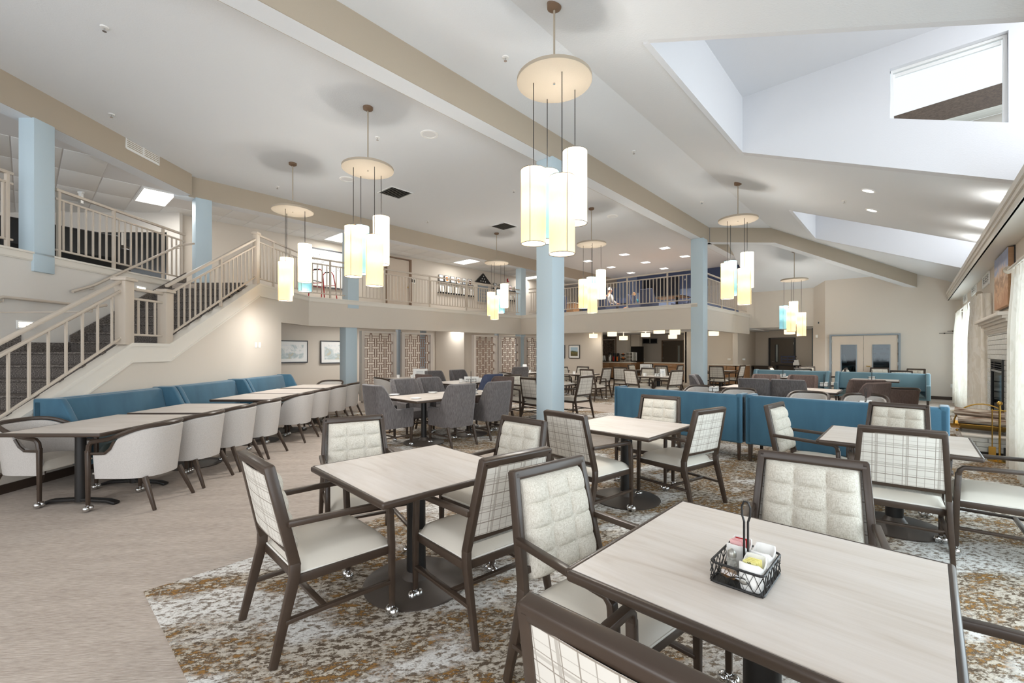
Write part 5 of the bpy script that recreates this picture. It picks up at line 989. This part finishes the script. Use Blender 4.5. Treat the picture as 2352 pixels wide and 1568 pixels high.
for k, (px, py) in enumerate(((2218, 684), (2238, 664), (2266, 643))):
    p = wx(px, py, XR); t = thing('wall_vent', ['farthest white wall vent below the cove', 'middle white wall vent below the cove', 'nearest white wall vent left of the painting'][k], 'air vent', (p[0], p[1], p[2]), 0, 'white wall vents'); obj('frame', MB().sweep([(-.01, -.5, -.1), (-.01, -.5, .1), (-.01, .5, .1), (-.01, .5, -.1), (-.01, -.5, -.1)], .02, .05, (1, 0, 0)), 'white_paint', t); obj('backing', box(-.004, 0, -.5, .5, -.1, .1), 'black_void', t)
    for i in range(4): obj('bar', box(-.012, -.002, -.5+i*.333-.05, -.5+i*.333+.05, -.1, .1), 'white_paint', t)
    for i in range(3): obj('slat', box(-.012, -.002, -.5, .5, -.05+i*.05-.006, -.05+i*.05+.006), 'white_paint', t)
def curtain(label, x, y0, y1, z1, amp=.05, waves=5, z0=.01, seed=0, ret=None):
    t = thing('window_curtain', label, 'curtain', (x, (y0+y1)/2, 0), 0, 'cream curtain panels'); L = y1-y0; rnd = random.Random(seed); ph = rnd.random()*6
    def f(a, b):
        pinch = .35+.65*sm((1-b)*3.0); w = math.sin(2*math.pi*waves*a+ph)+.35*math.sin(2*math.pi*waves*2.3*a+1)
        return (amp*w*pinch*(1+.25*(1-b)), -L/2+L*a+.02*math.sin(6*b+a*9)*(1-b), z0+(z1-z0)*b)
    obj('cloth', MB().grid(f, max(30, waves*12), 16).mesh('cloth', smooth=True, fix=False), 'curtain', t)
    if ret: obj('return_flap', MB().grid(lambda a, b: (.01+(XR-x-.02)*a, -L/2+.012*math.sin(9*a+4*b), z0+(z1-z0)*b), 8, 12).mesh('return_flap', smooth=True, fix=False), 'curtain', t)
    for i in range(waves): a = (i+.5)/waves; obj('pinch_pleat', MB().tube([(amp*.3, -L/2+L*a, z1-.13), (amp*.1, -L/2+L*a, z1+.01)], [.022, .016], 6), 'curtain', t)
    return t
def rod(label, x, y0, y1, z):
    t = thing('curtain_rod', label, 'curtain rod', (x, 0, z), 0, 'white curtain rods'); obj('pole', MB().tube([(0, y0, 0), (0, y1, 0)], .018, 10), 'trim', t); obj('finial', MB().lathe([(.001, -.02), (.05, -.015), (.05, .015), (.001, .02)], 18).mesh('finial'), 'beam', t, (0, y0, 0), rot=(R(90), 0, 0)); obj('finial', MB().lathe([(.001, -.02), (.05, -.015), (.05, .015), (.001, .02)], 18).mesh('finial'), 'beam', t, (0, y1, 0), rot=(R(90), 0, 0))
    for y in (y0+.15, y1-.15): obj('bracket', box(0, XR-x, y-.015, y+.015, -.01, .01), 'trim', t)
rod('far white curtain rod beyond the fireplace', .99, 12.5, 18.0, 2.63); curtain('near cream curtain panel of the far window, beside the mantel', .97, 12.1, 13.9, 2.60, .05, 6, seed=1, ret=1); curtain('middle cream curtain panel of the far window', .97, 14.4, 15.5, 2.60, .05, 4, seed=2); curtain('farthest cream curtain panel by the door wall', .97, 16.6, 18.1, 2.60, .05, 5, seed=3)
rod('near white curtain rod at the right picture edge', .97, 2.0, 8.84, 2.60); curtain('large near cream curtain panel at the right picture edge', .985, 7.2, 8.68, 2.57, .042, 6, seed=4); curtain('second near cream curtain panel outside the picture edge', .95, 4.6, 5.6, 2.57, .055, 4, seed=5)
t = thing('wall_sculpture', 'thin black metal wall sculpture right of the double doors', 'wall decor', wy(2186, 765, YD)); 
for zz, a, b in ((0.0, -.28, .3), (.06, -.1, .32)): obj('rod', MB().tube([(a, -.06, zz), (b, -.06, zz)], .008, 6), 'black_metal', t); obj('knot', MB().ball((a+.12, -.06, zz), .02, 8, 6), 'black_metal', t)
# ------------------------------------------------------------------ small things on the tables
TH = .755+ZR
def text(s, size, m, parent, loc, rot, ext=.0006):
    c = bpy.data.curves.new('lettering', 'FONT'); c.body = s; c.size = size; c.align_x = 'CENTER'; c.align_y = 'CENTER'; c.extrude = ext; c.materials.append(M[m])
    tmp = bpy.data.objects.new('lettering', c); COL.objects.link(tmp); dg = bpy.context.evaluated_depsgraph_get(); me = bpy.data.meshes.new_from_object(tmp.evaluated_get(dg)); bpy.data.objects.remove(tmp); me.name = 'lettering'
    o = bpy.data.objects.new('lettering', me); COL.objects.link(o); o.parent = parent; o.location = loc; o.rotation_euler = rot; return o
def rr(a, b, r, z, n=4):
    P = []
    for cx, cy, t0 in ((a-r, b-r, 0), (-a+r, b-r, 90), (-a+r, -b+r, 180), (a-r, -b+r, 270)):
        for i in range(n+1): t = R(t0+90*i/n); P.append((cx+r*math.cos(t), cy+r*math.sin(t), z))
    return P
def caddy_parts():
    a, b = .078, .108; P = [part('base_ring', MB().tube(rr(a, b, .015, .004), .004, 6, True), 'black_metal'), part('top_ring', MB().tube(rr(a, b, .015, .066), .004, 6, True), 'black_metal'), part('base_plate', box(-a, a, -b, b, .001, .003), 'black_metal')]
    rnd = random.Random(3)
    for (x0, y0, x1, y1) in ((-a, -b, a, -b), (a, -b, a, b), (a, b, -a, b), (-a, b, -a, -b)):
        for k in range(3):
            pts = [(x0+(x1-x0)*i/6, y0+(y1-y0)*i/6, .006+.058*((i+k) % 2 if k < 2 else rnd.random())) for i in range(7)]; P.append(part('side_wire', MB().tube(pts, .0016, 5), 'black_metal'))
    h = [(.007*s, 0, z) for s, z in ()]
    loop = [(-.006, 0, .003), (-.006, 0, .185), (-.012, 0, .205), (-.013, 0, .235), (-.006, 0, .252), (.006, 0, .252), (.013, 0, .235), (.012, 0, .205), (.006, 0, .185), (.006, 0, .003)]
    P.append(part('handle', MB().tube(loop, .0036, 8), 'black_metal')); return P
CAD = caddy_parts()
def holder_mesh():
    mb = MB(); a, b, h, n = .034, .048, .088, 24
    for off, rev in ((0, False), (.004, True)):
        vs = []
        for j, z in enumerate((.002 if rev else 0, .03, 1)):
            for i in range(n):
                t = 2*math.pi*i/n; k = (abs(math.cos(t))**5+abs(math.sin(t))**5)**(-.2); x, y = (a-off)*k*math.cos(t), (b-off)*k*math.sin(t)
                zt = h-.022*max(0, math.cos(2*t)) if z == 1 else z; vs.append((x*(.86 if j == 0 else 1), y*(.86 if j == 0 else 1), zt))
        fs = [(j*n+i, j*n+(i+1) % n, j*n+n+(i+1) % n, j*n+n+i) for j in range(2) for i in range(n)]+[tuple(range(n))]; mb.add(vs, fs)
    m = 3*n; mb.f += [(2*n+i, 2*n+(i+1) % n, m+2*n+(i+1) % n, m+2*n+i) for i in range(n)]; return mb.mesh('holder', smooth=True)
HOLD = holder_mesh()
cx, cy = W(.785, 1.478); rzc = R(-1.3)
inst(CAD, 'condiment_caddy', 'black wire condiment caddy with tall handle on the nearest table', 'caddy', (cx, cy, TH), rzc, 'wire condiment caddies')
def loc(dx, dy, z=.004): c, s = math.cos(rzc), math.sin(rzc); return (cx+dx*c-dy*s, cy+dx*s+dy*c, TH+z)
for k, (dx, dy, lab) in enumerate(((.037, -.058, 'white porcelain holder with yellow sweetener packets at the front of the caddy'), (.037, .052, 'white porcelain holder at the right back of the caddy'), (-.037, .058, 'white porcelain holder with pink packets at the left back of the caddy'))):
    t = thing('packet_holder', lab, 'packet holder', loc(dx, dy), rzc, 'porcelain packet holders'); o = obj('cup', HOLD, 'ceramic', t)
    if k == 1: continue
    for i in range(4):
        pk = obj('packet', box(-.019, .019, -.001, .001, 0, .046).mesh('packet'), 'yellow_paper' if k == 0 else ('red' if i == 3 else 'pink'), t, (-.002+.002*i, -.022+i*.012, .046+(.008 if k == 2 else .0)), rot=(R(14), 0, R(-6+i*4)))
        if k == 0 and i == 0: text('Sweet', .014, 'printed', pk, (0, -.0016, .028), (R(90), R(90), 0))
t = thing('salt_shaker', 'upright glass salt shaker with steel top in the caddy', 'salt shaker', loc(-.036, -.028), rzc); obj('glass_body', MB().lathe([(.019, 0), (.019, .004), (.013, .065)], 8), 'clear_plastic', t); obj('steel_top', MB().lathe([(.0145, .064), (.0145, .074), (.012, .082), (.003, .089)], 14).mesh('steel_top', smooth=True), 'silver', t); obj('salt', MB().lathe([(.017, .003), (.0145, .045)], 8), 'salt', t)
t = thing('pepper_shaker', 'glass pepper shaker lying on its side at the front of the caddy', 'pepper shaker', loc(-.048, -.078, .034), rzc); t.rotation_euler = (R(90), 0, rzc+R(75)); obj('glass_body', MB().lathe([(.019, 0), (.019, .004), (.013, .065)], 8), 'clear_plastic', t); obj('steel_top', MB().lathe([(.0145, .064), (.0145, .074), (.012, .082), (.003, .089)], 14).mesh('steel_top', smooth=True), 'silver', t); obj('pepper', MB().lathe([(.017, .003), (.0145, .04)], 8), 'oak', t)
SMALL = [p for p in CAD if p['name'] in ('base_ring', 'top_ring', 'handle', 'base_plate')]+[part('packets', MB().box(-.06, -.01, -.08, .0, .004, .085).box(.01, .06, -.08, .0, .004, .08).box(-.06, -.01, .02, .09, .004, .08).box(.01, .06, .02, .09, .004, .09), 'ceramic')]
for X, D, lab in ((-.72, 7.72, 'small caddy at the middle of the plate table'), (-1.0, 10.75, 'caddy with a tall handle on the mug table'), (4.3, 13.0, 'caddy with packets on the distant cup table'), (5.45, 17.3, 'caddy beside the tilted menu card'), (6.62, 9.35, 'caddy in front of the left far booth'), (3.78, 8.25, 'caddy handle showing beside the far blue column')): x, y = W(X, D); inst(SMALL, 'condiment_caddy', lab, 'caddy', (x, y, TH), 0, 'wire condiment caddies')
inst(SMALL, 'condiment_caddy', 'caddy with a tall handle before the right far booth', 'caddy', (-.75, 14.75, TH), 0, 'wire condiment caddies'); inst(SMALL, 'condiment_caddy', 'caddy handle showing over the right near booth', 'caddy', (-.45, 7.6, TH), 0, 'wire condiment caddies'); inst(SMALL, 'condiment_caddy', 'small caddy before the left far booth', 'caddy', (-2.75, 14.75, TH), 0, 'wire condiment caddies')
MUG = [part('cup', MB().lathe([(.032, 0), (.04, .004), (.042, .09), (.038, .09), (.036, .008)], 16, cap=False), 'ceramic', smooth=True), part('handle', MB().tube([(.04, 0, .075), (.065, 0, .07), (.068, 0, .04), (.04, 0, .02)], .006, 6), 'ceramic')]
for X, D, lab in ((-1.22, 10.5, 'white mug left of the caddy on the mug table'), (-.78, 10.85, 'white mug right of the caddy on the mug table'), (-.62, 11.5, 'white mug at the far right of the mug table'), (-3.15, 12.2, 'white mug on the table by the first lattice screen'), (-2.75, 12.15, 'white mug beside the upright menu'), (3.95, 13.15, 'left white mug on the distant cup table'), (4.32, 12.72, 'middle white mug on the distant cup table'), (4.75, 13.2, 'right white mug on the distant cup table'), (.3, 15.2, 'left white mug on the table by the last lattice screen'), (.62, 15.1, 'right white mug on the table by the last lattice screen'), (2.0, 14.2, 'white mug on the small distant table')): x, y = W(X, D); inst(MUG, 'mug', lab, 'mug', (x, y, TH), random.random()*6, 'white mugs')
PLT = [part('plate', MB().lathe([(.05, 0), (.055, .003), (.088, .014), (.085, .016), (.05, .005), (.001, .005)], 28, cap=False), 'ceramic', smooth=True)]
for px, py, lab in ((906, 907, 'white plate nearest the left end of the plate table'), (994, 902, 'white plate at the back edge of the plate table'), (955, 915.5, 'white plate at the front corner of the plate table'), (1116, 901, 'white plate at the far end of the plate table'), (1004, 876, 'white plate on the mug table'), (1312, 881, 'white plate on the table behind the near column')): x, y = gp(px, py, TH); inst(PLT, 'side_plate', lab, 'plate', (x, y, TH), 0, 'white side plates')
def menu(lab, X, D, rz, w=.3, h=.2, tilt=25):
    x, y = W(X, D); t = thing('menu_card', lab, 'menu', (x, y, TH), R(rz)+YAW, 'white menu cards'); obj('leaf', MB().cbox((0, -.03, h/2), (w, .003, h), 0, R(-tilt*.5)), 'paper', t); obj('leaf', MB().cbox((0, .03, h/2), (w, .003, h), 0, R(tilt*.5)), 'paper', t)
    for i in range(3): obj('print_line', MB().cbox((0, -.034-.006*i, h*.65-i*.04), (w*.5, .001, .008), 0, R(-tilt*.5)), 'steel_blue', t)
menu('white menu card standing by the first lattice screen', -2.6, 12.5, -10, .42, .25); menu('white menu card on the mug table', -1.0, 10.9, 0, .36, .12); menu('white menu card among the distant cups', 4.42, 12.95, 10, .16, .22); menu('tilted white menu card before the kitchen wall', 5.35, 17.6, -15, .45, .22); menu('upright white menu card by the last lattice screen', .45, 15.55, 0, .14, .28)
# ------------------------------------------------------------------ upper gallery wall
XU = -13.98
def shelf(label, pts, px0, px1, py0, py1):
    a, b = wx(px0, py0, XU), wx(px1, py1, XU); t = thing('picture_ledge', label, 'shelf', (XU, (a[1]+b[1])/2, a[2]), 0, 'black picture ledges'); L = b[1]-a[1]; obj('ledge', box(0, .09, -L/2, L/2, -.02, 0), 'black_frame', t); obj('lip', box(.08, .09, -L/2, L/2, 0, .03), 'black_frame', t)
    for k, (px, w, h, lab, m) in enumerate(pts):
        p = wx(px, py0, XU); f = thing('photo_frame', lab, 'photo frame', (XU+.06, p[1], a[2]+.005), R(90), 'black photo frames'); f.rotation_euler = (R(-8), 0, R(90)); obj('frame', MB().sweep([(-w/2, 0, 0), (-w/2, 0, h), (w/2, 0, h), (w/2, 0, 0), (-w/2, 0, 0)], .015, .018, (0, 1, 0)), 'black_frame', f); obj('mount', box(-w/2, w/2, -.002, .004, 0, h), 'paper', f); obj('photo', box(-w*.3, w*.3, -.004, -.002, h*.2, h*.8), m, f)
ms = ['paper', 'flame_orange', 'pink', 'oak', 'steel_blue', 'log_dark']; nm = ['leftmost', 'second', 'third', 'fourth', 'fifth', 'sixth']
shelf('upper long picture ledge on the gallery wall', [(1012+i*13.2, .2, .28, nm[i]+' framed photo on the upper long ledge', ms[i]) for i in range(6)], 1004, 1085, 646, 660)
shelf('lower long picture ledge on the gallery wall', [(1014+i*17, .22, .30, nm[i]+' framed certificate on the lower long ledge', 'wall_light') for i in range(5)], 1005, 1085, 671, 681)
shelf('short picture ledge beside the flag case', [(1136, .2, .26, 'framed photo on the short ledge beside the flag case', 'steel_blue'), (1149, .2, .24, 'framed photo behind the far pendant shade', 'oak')], 1129, 1156, 663, 666)
shelf('short picture ledge left of the far gallery column', [(1171, .2, .26, 'framed photo left of the far gallery column', 'pink'), (1185, .2, .26, 'last framed photo touching the far gallery column', 'steel_blue')], 1166, 1191, 668, 672)
shelf('lower short picture ledge by the far gallery column', [(1172, .2, .25, 'lower framed photo by the far gallery column', 'wall_light'), (1183, .2, .25, 'last lower framed photo by the far gallery column', 'steel_blue')], 1166, 1191, 690, 693)
p = wx(1108, 650, XU); t = thing('flag_case', 'black triangular flag display case on the gallery wall', 'flag case', (XU, p[1], p[2]), R(90)); tri = [(-.48, 0), (.48, 0), (0, .42)]
obj('case', MB().prism(tri, Matrix(((1, 0, 0, 0), (0, 0, -.07, 0), (0, 1, 0, 0), (0, 0, 0, 1)))), 'black_frame', t)
for i, (sx, sz) in enumerate(((-.16, .07), (-.02, .07), (.12, .06), (-.08, .18), (.06, .18), (0, .29))):
    st = [(sx+.035*(1 if k % 2 == 0 else .42)*math.sin(k*math.pi/5), sz+.035*(1 if k % 2 == 0 else .42)*math.cos(k*math.pi/5)) for k in range(10)]; obj('star', MB().prism(st, Matrix(((1, 0, 0, 0), (0, 0, -.004, -.07), (0, 1, 0, 0), (0, 0, 0, 1)))), 'paper', t)
p = wx(1108, 675, XU); t = thing('wall_plaque', 'blue framed plaque below the flag case', 'plaque', (XU, p[1], p[2]), R(90)); obj('board', box(-.32, .32, -.03, 0, -.36, .36), 'steel_blue', t); obj('frame', MB().sweep([(-.33, -.02, -.37), (-.33, -.02, .37), (.33, -.02, .37), (.33, -.02, -.37), (-.33, -.02, -.37)], .04, .03, (0, 1, 0)), 'wall', t)
for i in range(4):
    for j in range(3): obj('name_plate', box(-.22+j*.16, -.12+j*.16, -.034, -.03, -.26+i*.14, -.18+i*.14), 'silver', t)
pa, pb = wx(690, 574, XU), wx(790, 640, XU)
t = thing('large_framed_print', 'large white print of flying birds behind the red walker', 'picture', (XU+.03, (pa[1]+pb[1])/2, 4.15), R(90)); L = pb[1]-pa[1]; obj('frame', MB().sweep([(-L/2, 0, -.6), (-L/2, 0, .6), (L/2, 0, .6), (L/2, 0, -.6), (-L/2, 0, -.6)], .04, .05, (0, 1, 0)), 'art_frame', t); obj('sheet', box(-L/2, L/2, -.006, .005, -.6, .6), 'paper', t)
rb = random.Random(5)
for i in range(46):
    u = rb.gauss(0.1, .34); v = rb.gauss(.02, .16)
    if abs(u) < L/2-.1 and abs(v) < .5: s = .03+.03*rb.random(); a0 = rb.random()*3; obj('bird', MB().add([(u, -.009, v), (u+s*math.cos(a0), -.009, v+s*math.sin(a0)), (u+s*.3*math.cos(a0+1), -.009, v+s*.3*math.sin(a0+1)), (u-s*math.cos(a0-.7), -.009, v+s*.8)], [(0, 1, 2), (0, 2, 3)]), 'printed', t)
p = wx(742, 640, -12.45); t = thing('walking_frame', 'red folding walking frame standing behind the gallery railing', 'walker', (-12.45, p[1], ZG-.02), R(120))
for s in (-1, 1):
    fr = [(s*.3, -.26, 0), (s*.27, -.2, .55), (s*.25, -.16, .80), (s*.25, -.10, .88), (s*.25, .12, .88), (s*.25, .19, .80), (s*.27, .23, .45), (s*.29, .27, 0)]; obj('side_frame', MB().tube(fr, .014, 8).mesh('side_frame', smooth=True), 'red', t); obj('grip', MB().tube([(s*.25, -.06, .885), (s*.25, .1, .885)], .021, 8), 'rubber', t); obj('side_brace', MB().tube([(s*.27, -.2, .5), (s*.27, .22, .5)], .01, 6), 'red', t)
    for yy in (-.26, .27): obj('rubber_tip', MB().lathe([(.02, 0), (.018, .05)], 10, (s*(.3 if yy < 0 else .29), yy, 0)), 'rubber', t)
obj('front_brace', MB().tube([(-.27, .2, .6), (.27, .2, .6)], .012, 6), 'black_metal', t); obj('cross_bar', MB().tube([(-.27, .215, .45), (.27, .215, .45)], .012, 6), 'red', t)
ex = wy(1313, 651, 20.0); t = thing('exit_sign', 'small red illuminated EXIT sign over the upper gallery', 'sign', ex); obj('housing', box(-.17, .17, -.02, .02, -.1, .1), 'outlet', t); text('EXIT', .15, 'exit_red', t, (0, -.024, 0), (R(90), 0, 0)); obj('stem', box(-.02, .02, -.02, .02, .1, ZC-ex[2]), 'outlet', t)
# ------------------------------------------------------------------ lounge on the back gallery
UZ = ZG-.02
LT = table(1.0, 1.6, 'two', .76); inst([dict(q, mat=q['mat']) for q in LT], 'lounge_table', 'brown wooden table in the blue upper lounge', 'table', (-7.3, 17.4, UZ), R(90), None, {'laminate': 'oak', 'edge_band': 'oak'})
for lab, x, y, rz in (('navy armchair left of the lounge table', -8.55, 17.3, -90), ('tall dark armchair, back to the viewer, at the lounge table', -7.6, 16.4, 0), ('navy armchair right of the lounge table', -6.1, 17.5, 95), ('navy lounge armchair behind the table', -7.2, 18.5, 180)): inst(CLUB, 'lounge_armchair', lab, 'chair', (x, y, UZ), R(rz), 'upper lounge armchairs', {'dark_fabric': 'navy_fabric'})
tv = thing('television', 'large wall television in the blue upper lounge', 'television', wy(1517, 664, 21.44)); obj('screen', box(-.95, .95, -.05, -.04, -.5, .5), 'screen', tv); obj('bezel', MB().sweep([(-.96, -.03, -.51), (-.96, -.03, .51), (.96, -.03, .51), (.96, -.03, -.51), (-.96, -.03, -.51)], .05, .03, (0, 1, 0)), 'black_frame', tv)
bc = thing('bookcase', 'dark cabinet left of the television in the upper lounge', 'cabinet', (-11.0, 20.9, UZ)); obj('carcass', box(-.5, .5, -.25, .3, 0, 1.3), 'navy_band', bc)
for i in range(3): obj('shelf_edge', box(-.46, .46, -.27, -.25, .25+i*.38, .28+i*.38), 'black_frame', bc)
sc = thing('stair_console', 'pale wooden cabinet beyond the upper gallery corner', 'cabinet', (-12.6, 17.6, UZ)); obj('carcass', box(-.8, .8, -.25, .25, .1, .85), 'oak', sc); obj('top', box(-.83, .83, -.28, .28, .85, .89), 'stone_top', sc)
for s in (-.75, .75): obj('leg', box(s-.03, s+.03, -.2, .2, 0, .1), 'dark_wood', sc)
inst(CLUB, 'lounge_armchair', 'navy armchair by the pale cabinet beyond the gallery corner', 'chair', (-11.6, 16.0, UZ), R(40), 'upper lounge armchairs', {'dark_fabric': 'navy_fabric'})
bl = thing('leather_sofa', 'black leather sofa behind the upper left railing', 'sofa', W(-8.35, 8.1)+(UZ,), YAW+R(60)); obj('back', box(-.8, .8, -.4, -.2, .15, .85).mesh('back', bevel=.06, seg=3), 'black_frame', bl); obj('seat', box(-.8, .8, -.4, .4, .12, .45).mesh('seat', bevel=.05, seg=3), 'black_frame', bl)
for s in (-1, 1): obj('arm', box(s*.85-.1, s*.85+.1, -.4, .42, .1, .62).mesh('arm', bevel=.05, seg=3), 'black_frame', bl)
th = thing('knitted_throw', 'beige throw hanging over the black sofa arm', 'blanket', W(-8.35, 8.1)+(UZ,), YAW+R(60)); obj('cloth', MB().grid(lambda a, b: (.74+.23*a, -.3+.3*b, .64+.05*math.sin(a*3.14)), 8, 6), 'vinyl', th); obj('hanging_end', MB().grid(lambda a, b: (.97+.02*math.sin(b*9), -.3+.3*b, .62-.45*a), 8, 6), 'vinyl', th)
bs = thing('blue_seat', 'blue upholstered seat at the far left behind the railing', 'bench', W(-8.2, 5.6)+(UZ,), YAW); obj('seat', box(-.5, .5, -.6, .6, .1, .45).mesh('seat', bevel=.05, seg=3), 'blue_fabric', bs); obj('back', box(-.6, -.4, -.6, .6, .1, .9).mesh('back', bevel=.05, seg=3), 'blue_fabric', bs)
# ------------------------------------------------------------------ two seated people
def skin(name, chains, m, parent, sub=2):
    vs, es, rad = [], [], []
    idx = {}
    for ch in chains:
        prev = None
        for p, r in ch:
            k = tuple(round(c, 4) for c in p)
            if k not in idx: idx[k] = len(vs); vs.append(p); rad.append(r)
            i = idx[k]
            if prev is not None and prev != i: es.append((prev, i))
            prev = i
    me = bpy.data.meshes.new(name); me.from_pydata(vs, es, []); me.materials.append(M[m]); o = bpy.data.objects.new(name, me); COL.objects.link(o); o.parent = parent
    o.modifiers.new('skin', 'SKIN'); s = o.modifiers.new('sub', 'SUBSURF'); s.levels = sub; s.render_levels = sub
    for i, sv in enumerate(me.skin_vertices[0].data): rv = rad[i]; sv.radius = rv if isinstance(rv, tuple) else (rv, rv); sv.use_root = (i == 0)
    for mod in o.modifiers:
        if mod.type == 'SKIN': mod.use_smooth_shade = True
    return o
def person(label, x, y, rz, shirt, hair, lean=0.0):
    t = thing('person', label, 'person', (x, y, UZ), R(rz)); L = lean
    pel, sp, ch, nk, hd = (0, 0, .52), (0, -.02+L*.3, .72), (0, -.02+L*.7, .92), (0, .0+L, 1.06), (0, .04+L, 1.16)
    C = [[(pel, .13), (sp, .12), (ch, .13), (nk, .055), (hd, .075), ((0, .03+L, 1.25), .08)]]
    for s in (-1, 1):
        C.append([(pel, .13), ((s*.1, .12, .52), .085), ((s*.11, .44, .5), .06), ((s*.11, .46, .28), .05), ((s*.11, .44, .08), .04), ((s*.11, .58, .04), .035)])
        w = (s*.12, .36+L*.4, .62); C.append([(ch, .13), ((s*.19, -.02+L*.7, .94), .06), ((s*.25, .06+L*.5, .70), .045), (w, .032), ((s*.11, .43+L*.4, .62), .03)])
        for k in range(5): C.append([((s*.11, .43+L*.4, .62), .03), ((s*.11+(k-2)*.018, .48+L*.4-.01*abs(k-2), .615), .009), ((s*.11+(k-2)*.02, .52+L*.4-.012*abs(k-2), .60), .008)])
    body = skin('body', C, 'skin', t)
    top = [[(pel, .15), (sp, .145), (ch, .155), ((0, L*.9, 1.03), .07)]]
    for s in (-1, 1): top.append([(ch, .155), ((s*.19, -.02+L*.7, .94), .075), ((s*.25, .06+L*.5, .70), .06), ((s*.14, .32+L*.4, .63), .042)])
    skin('shirt', top, shirt, t)
    tr = [[(pel, .15), ((0, .06, .50), .13)]]
    for s in (-1, 1): tr.append([((0, .06, .50), .13), ((s*.1, .14, .52), .1), ((s*.11, .44, .5), .075), ((s*.11, .46, .28), .062), ((s*.11, .45, .1), .055)])
    skin('trousers', tr, 'trousers', t)
    obj('hair', MB().grid(lambda a, b: ((.088)*math.cos(2*math.pi*a)*math.sin(.2+1.5*b), .02+L+.095*math.sin(2*math.pi*a)*math.sin(.2+1.5*b)-.012, 1.215+.125*math.cos(.2+1.5*b)), 16, 8).mesh('hair', smooth=True), hair, t)
    obj('nose', MB().ball((0, .13+L, 1.185), .014, 8, 6), 'skin', t)
    for s in (-1, 1): obj('eye', MB().ball((s*.03, .115+L, 1.21), .009, 8, 6), 'printed', t); obj('ear', MB().ball((s*.082, .03+L, 1.19), .018, 8, 6, 1.5), 'skin', t)
    obj('mouth', MB().cbox((0, .122+L, 1.145), (.04, .006, .008)), 'red', t); return t
x, y = W(4.10, 18.9); person('white-haired person in a pale shirt seated behind the gallery railing', x, y, yd-70, 'shirt_white', 'hair', .1); inst(CLUB, 'lounge_armchair', 'navy armchair under the white-haired person', 'chair', (x, y-.02, UZ), R(yd-70), 'upper lounge armchairs', {'dark_fabric': 'navy_fabric'})
x, y = W(5.75, 20.6); person('person in a bright teal top seated in the upper lounge', x, y, yd+100, 'teal', 'oak', .05); inst(CLUB, 'lounge_armchair', 'navy armchair under the person in teal', 'chair', (x, y-.02, UZ), R(yd+100), 'upper lounge armchairs', {'dark_fabric': 'navy_fabric'})
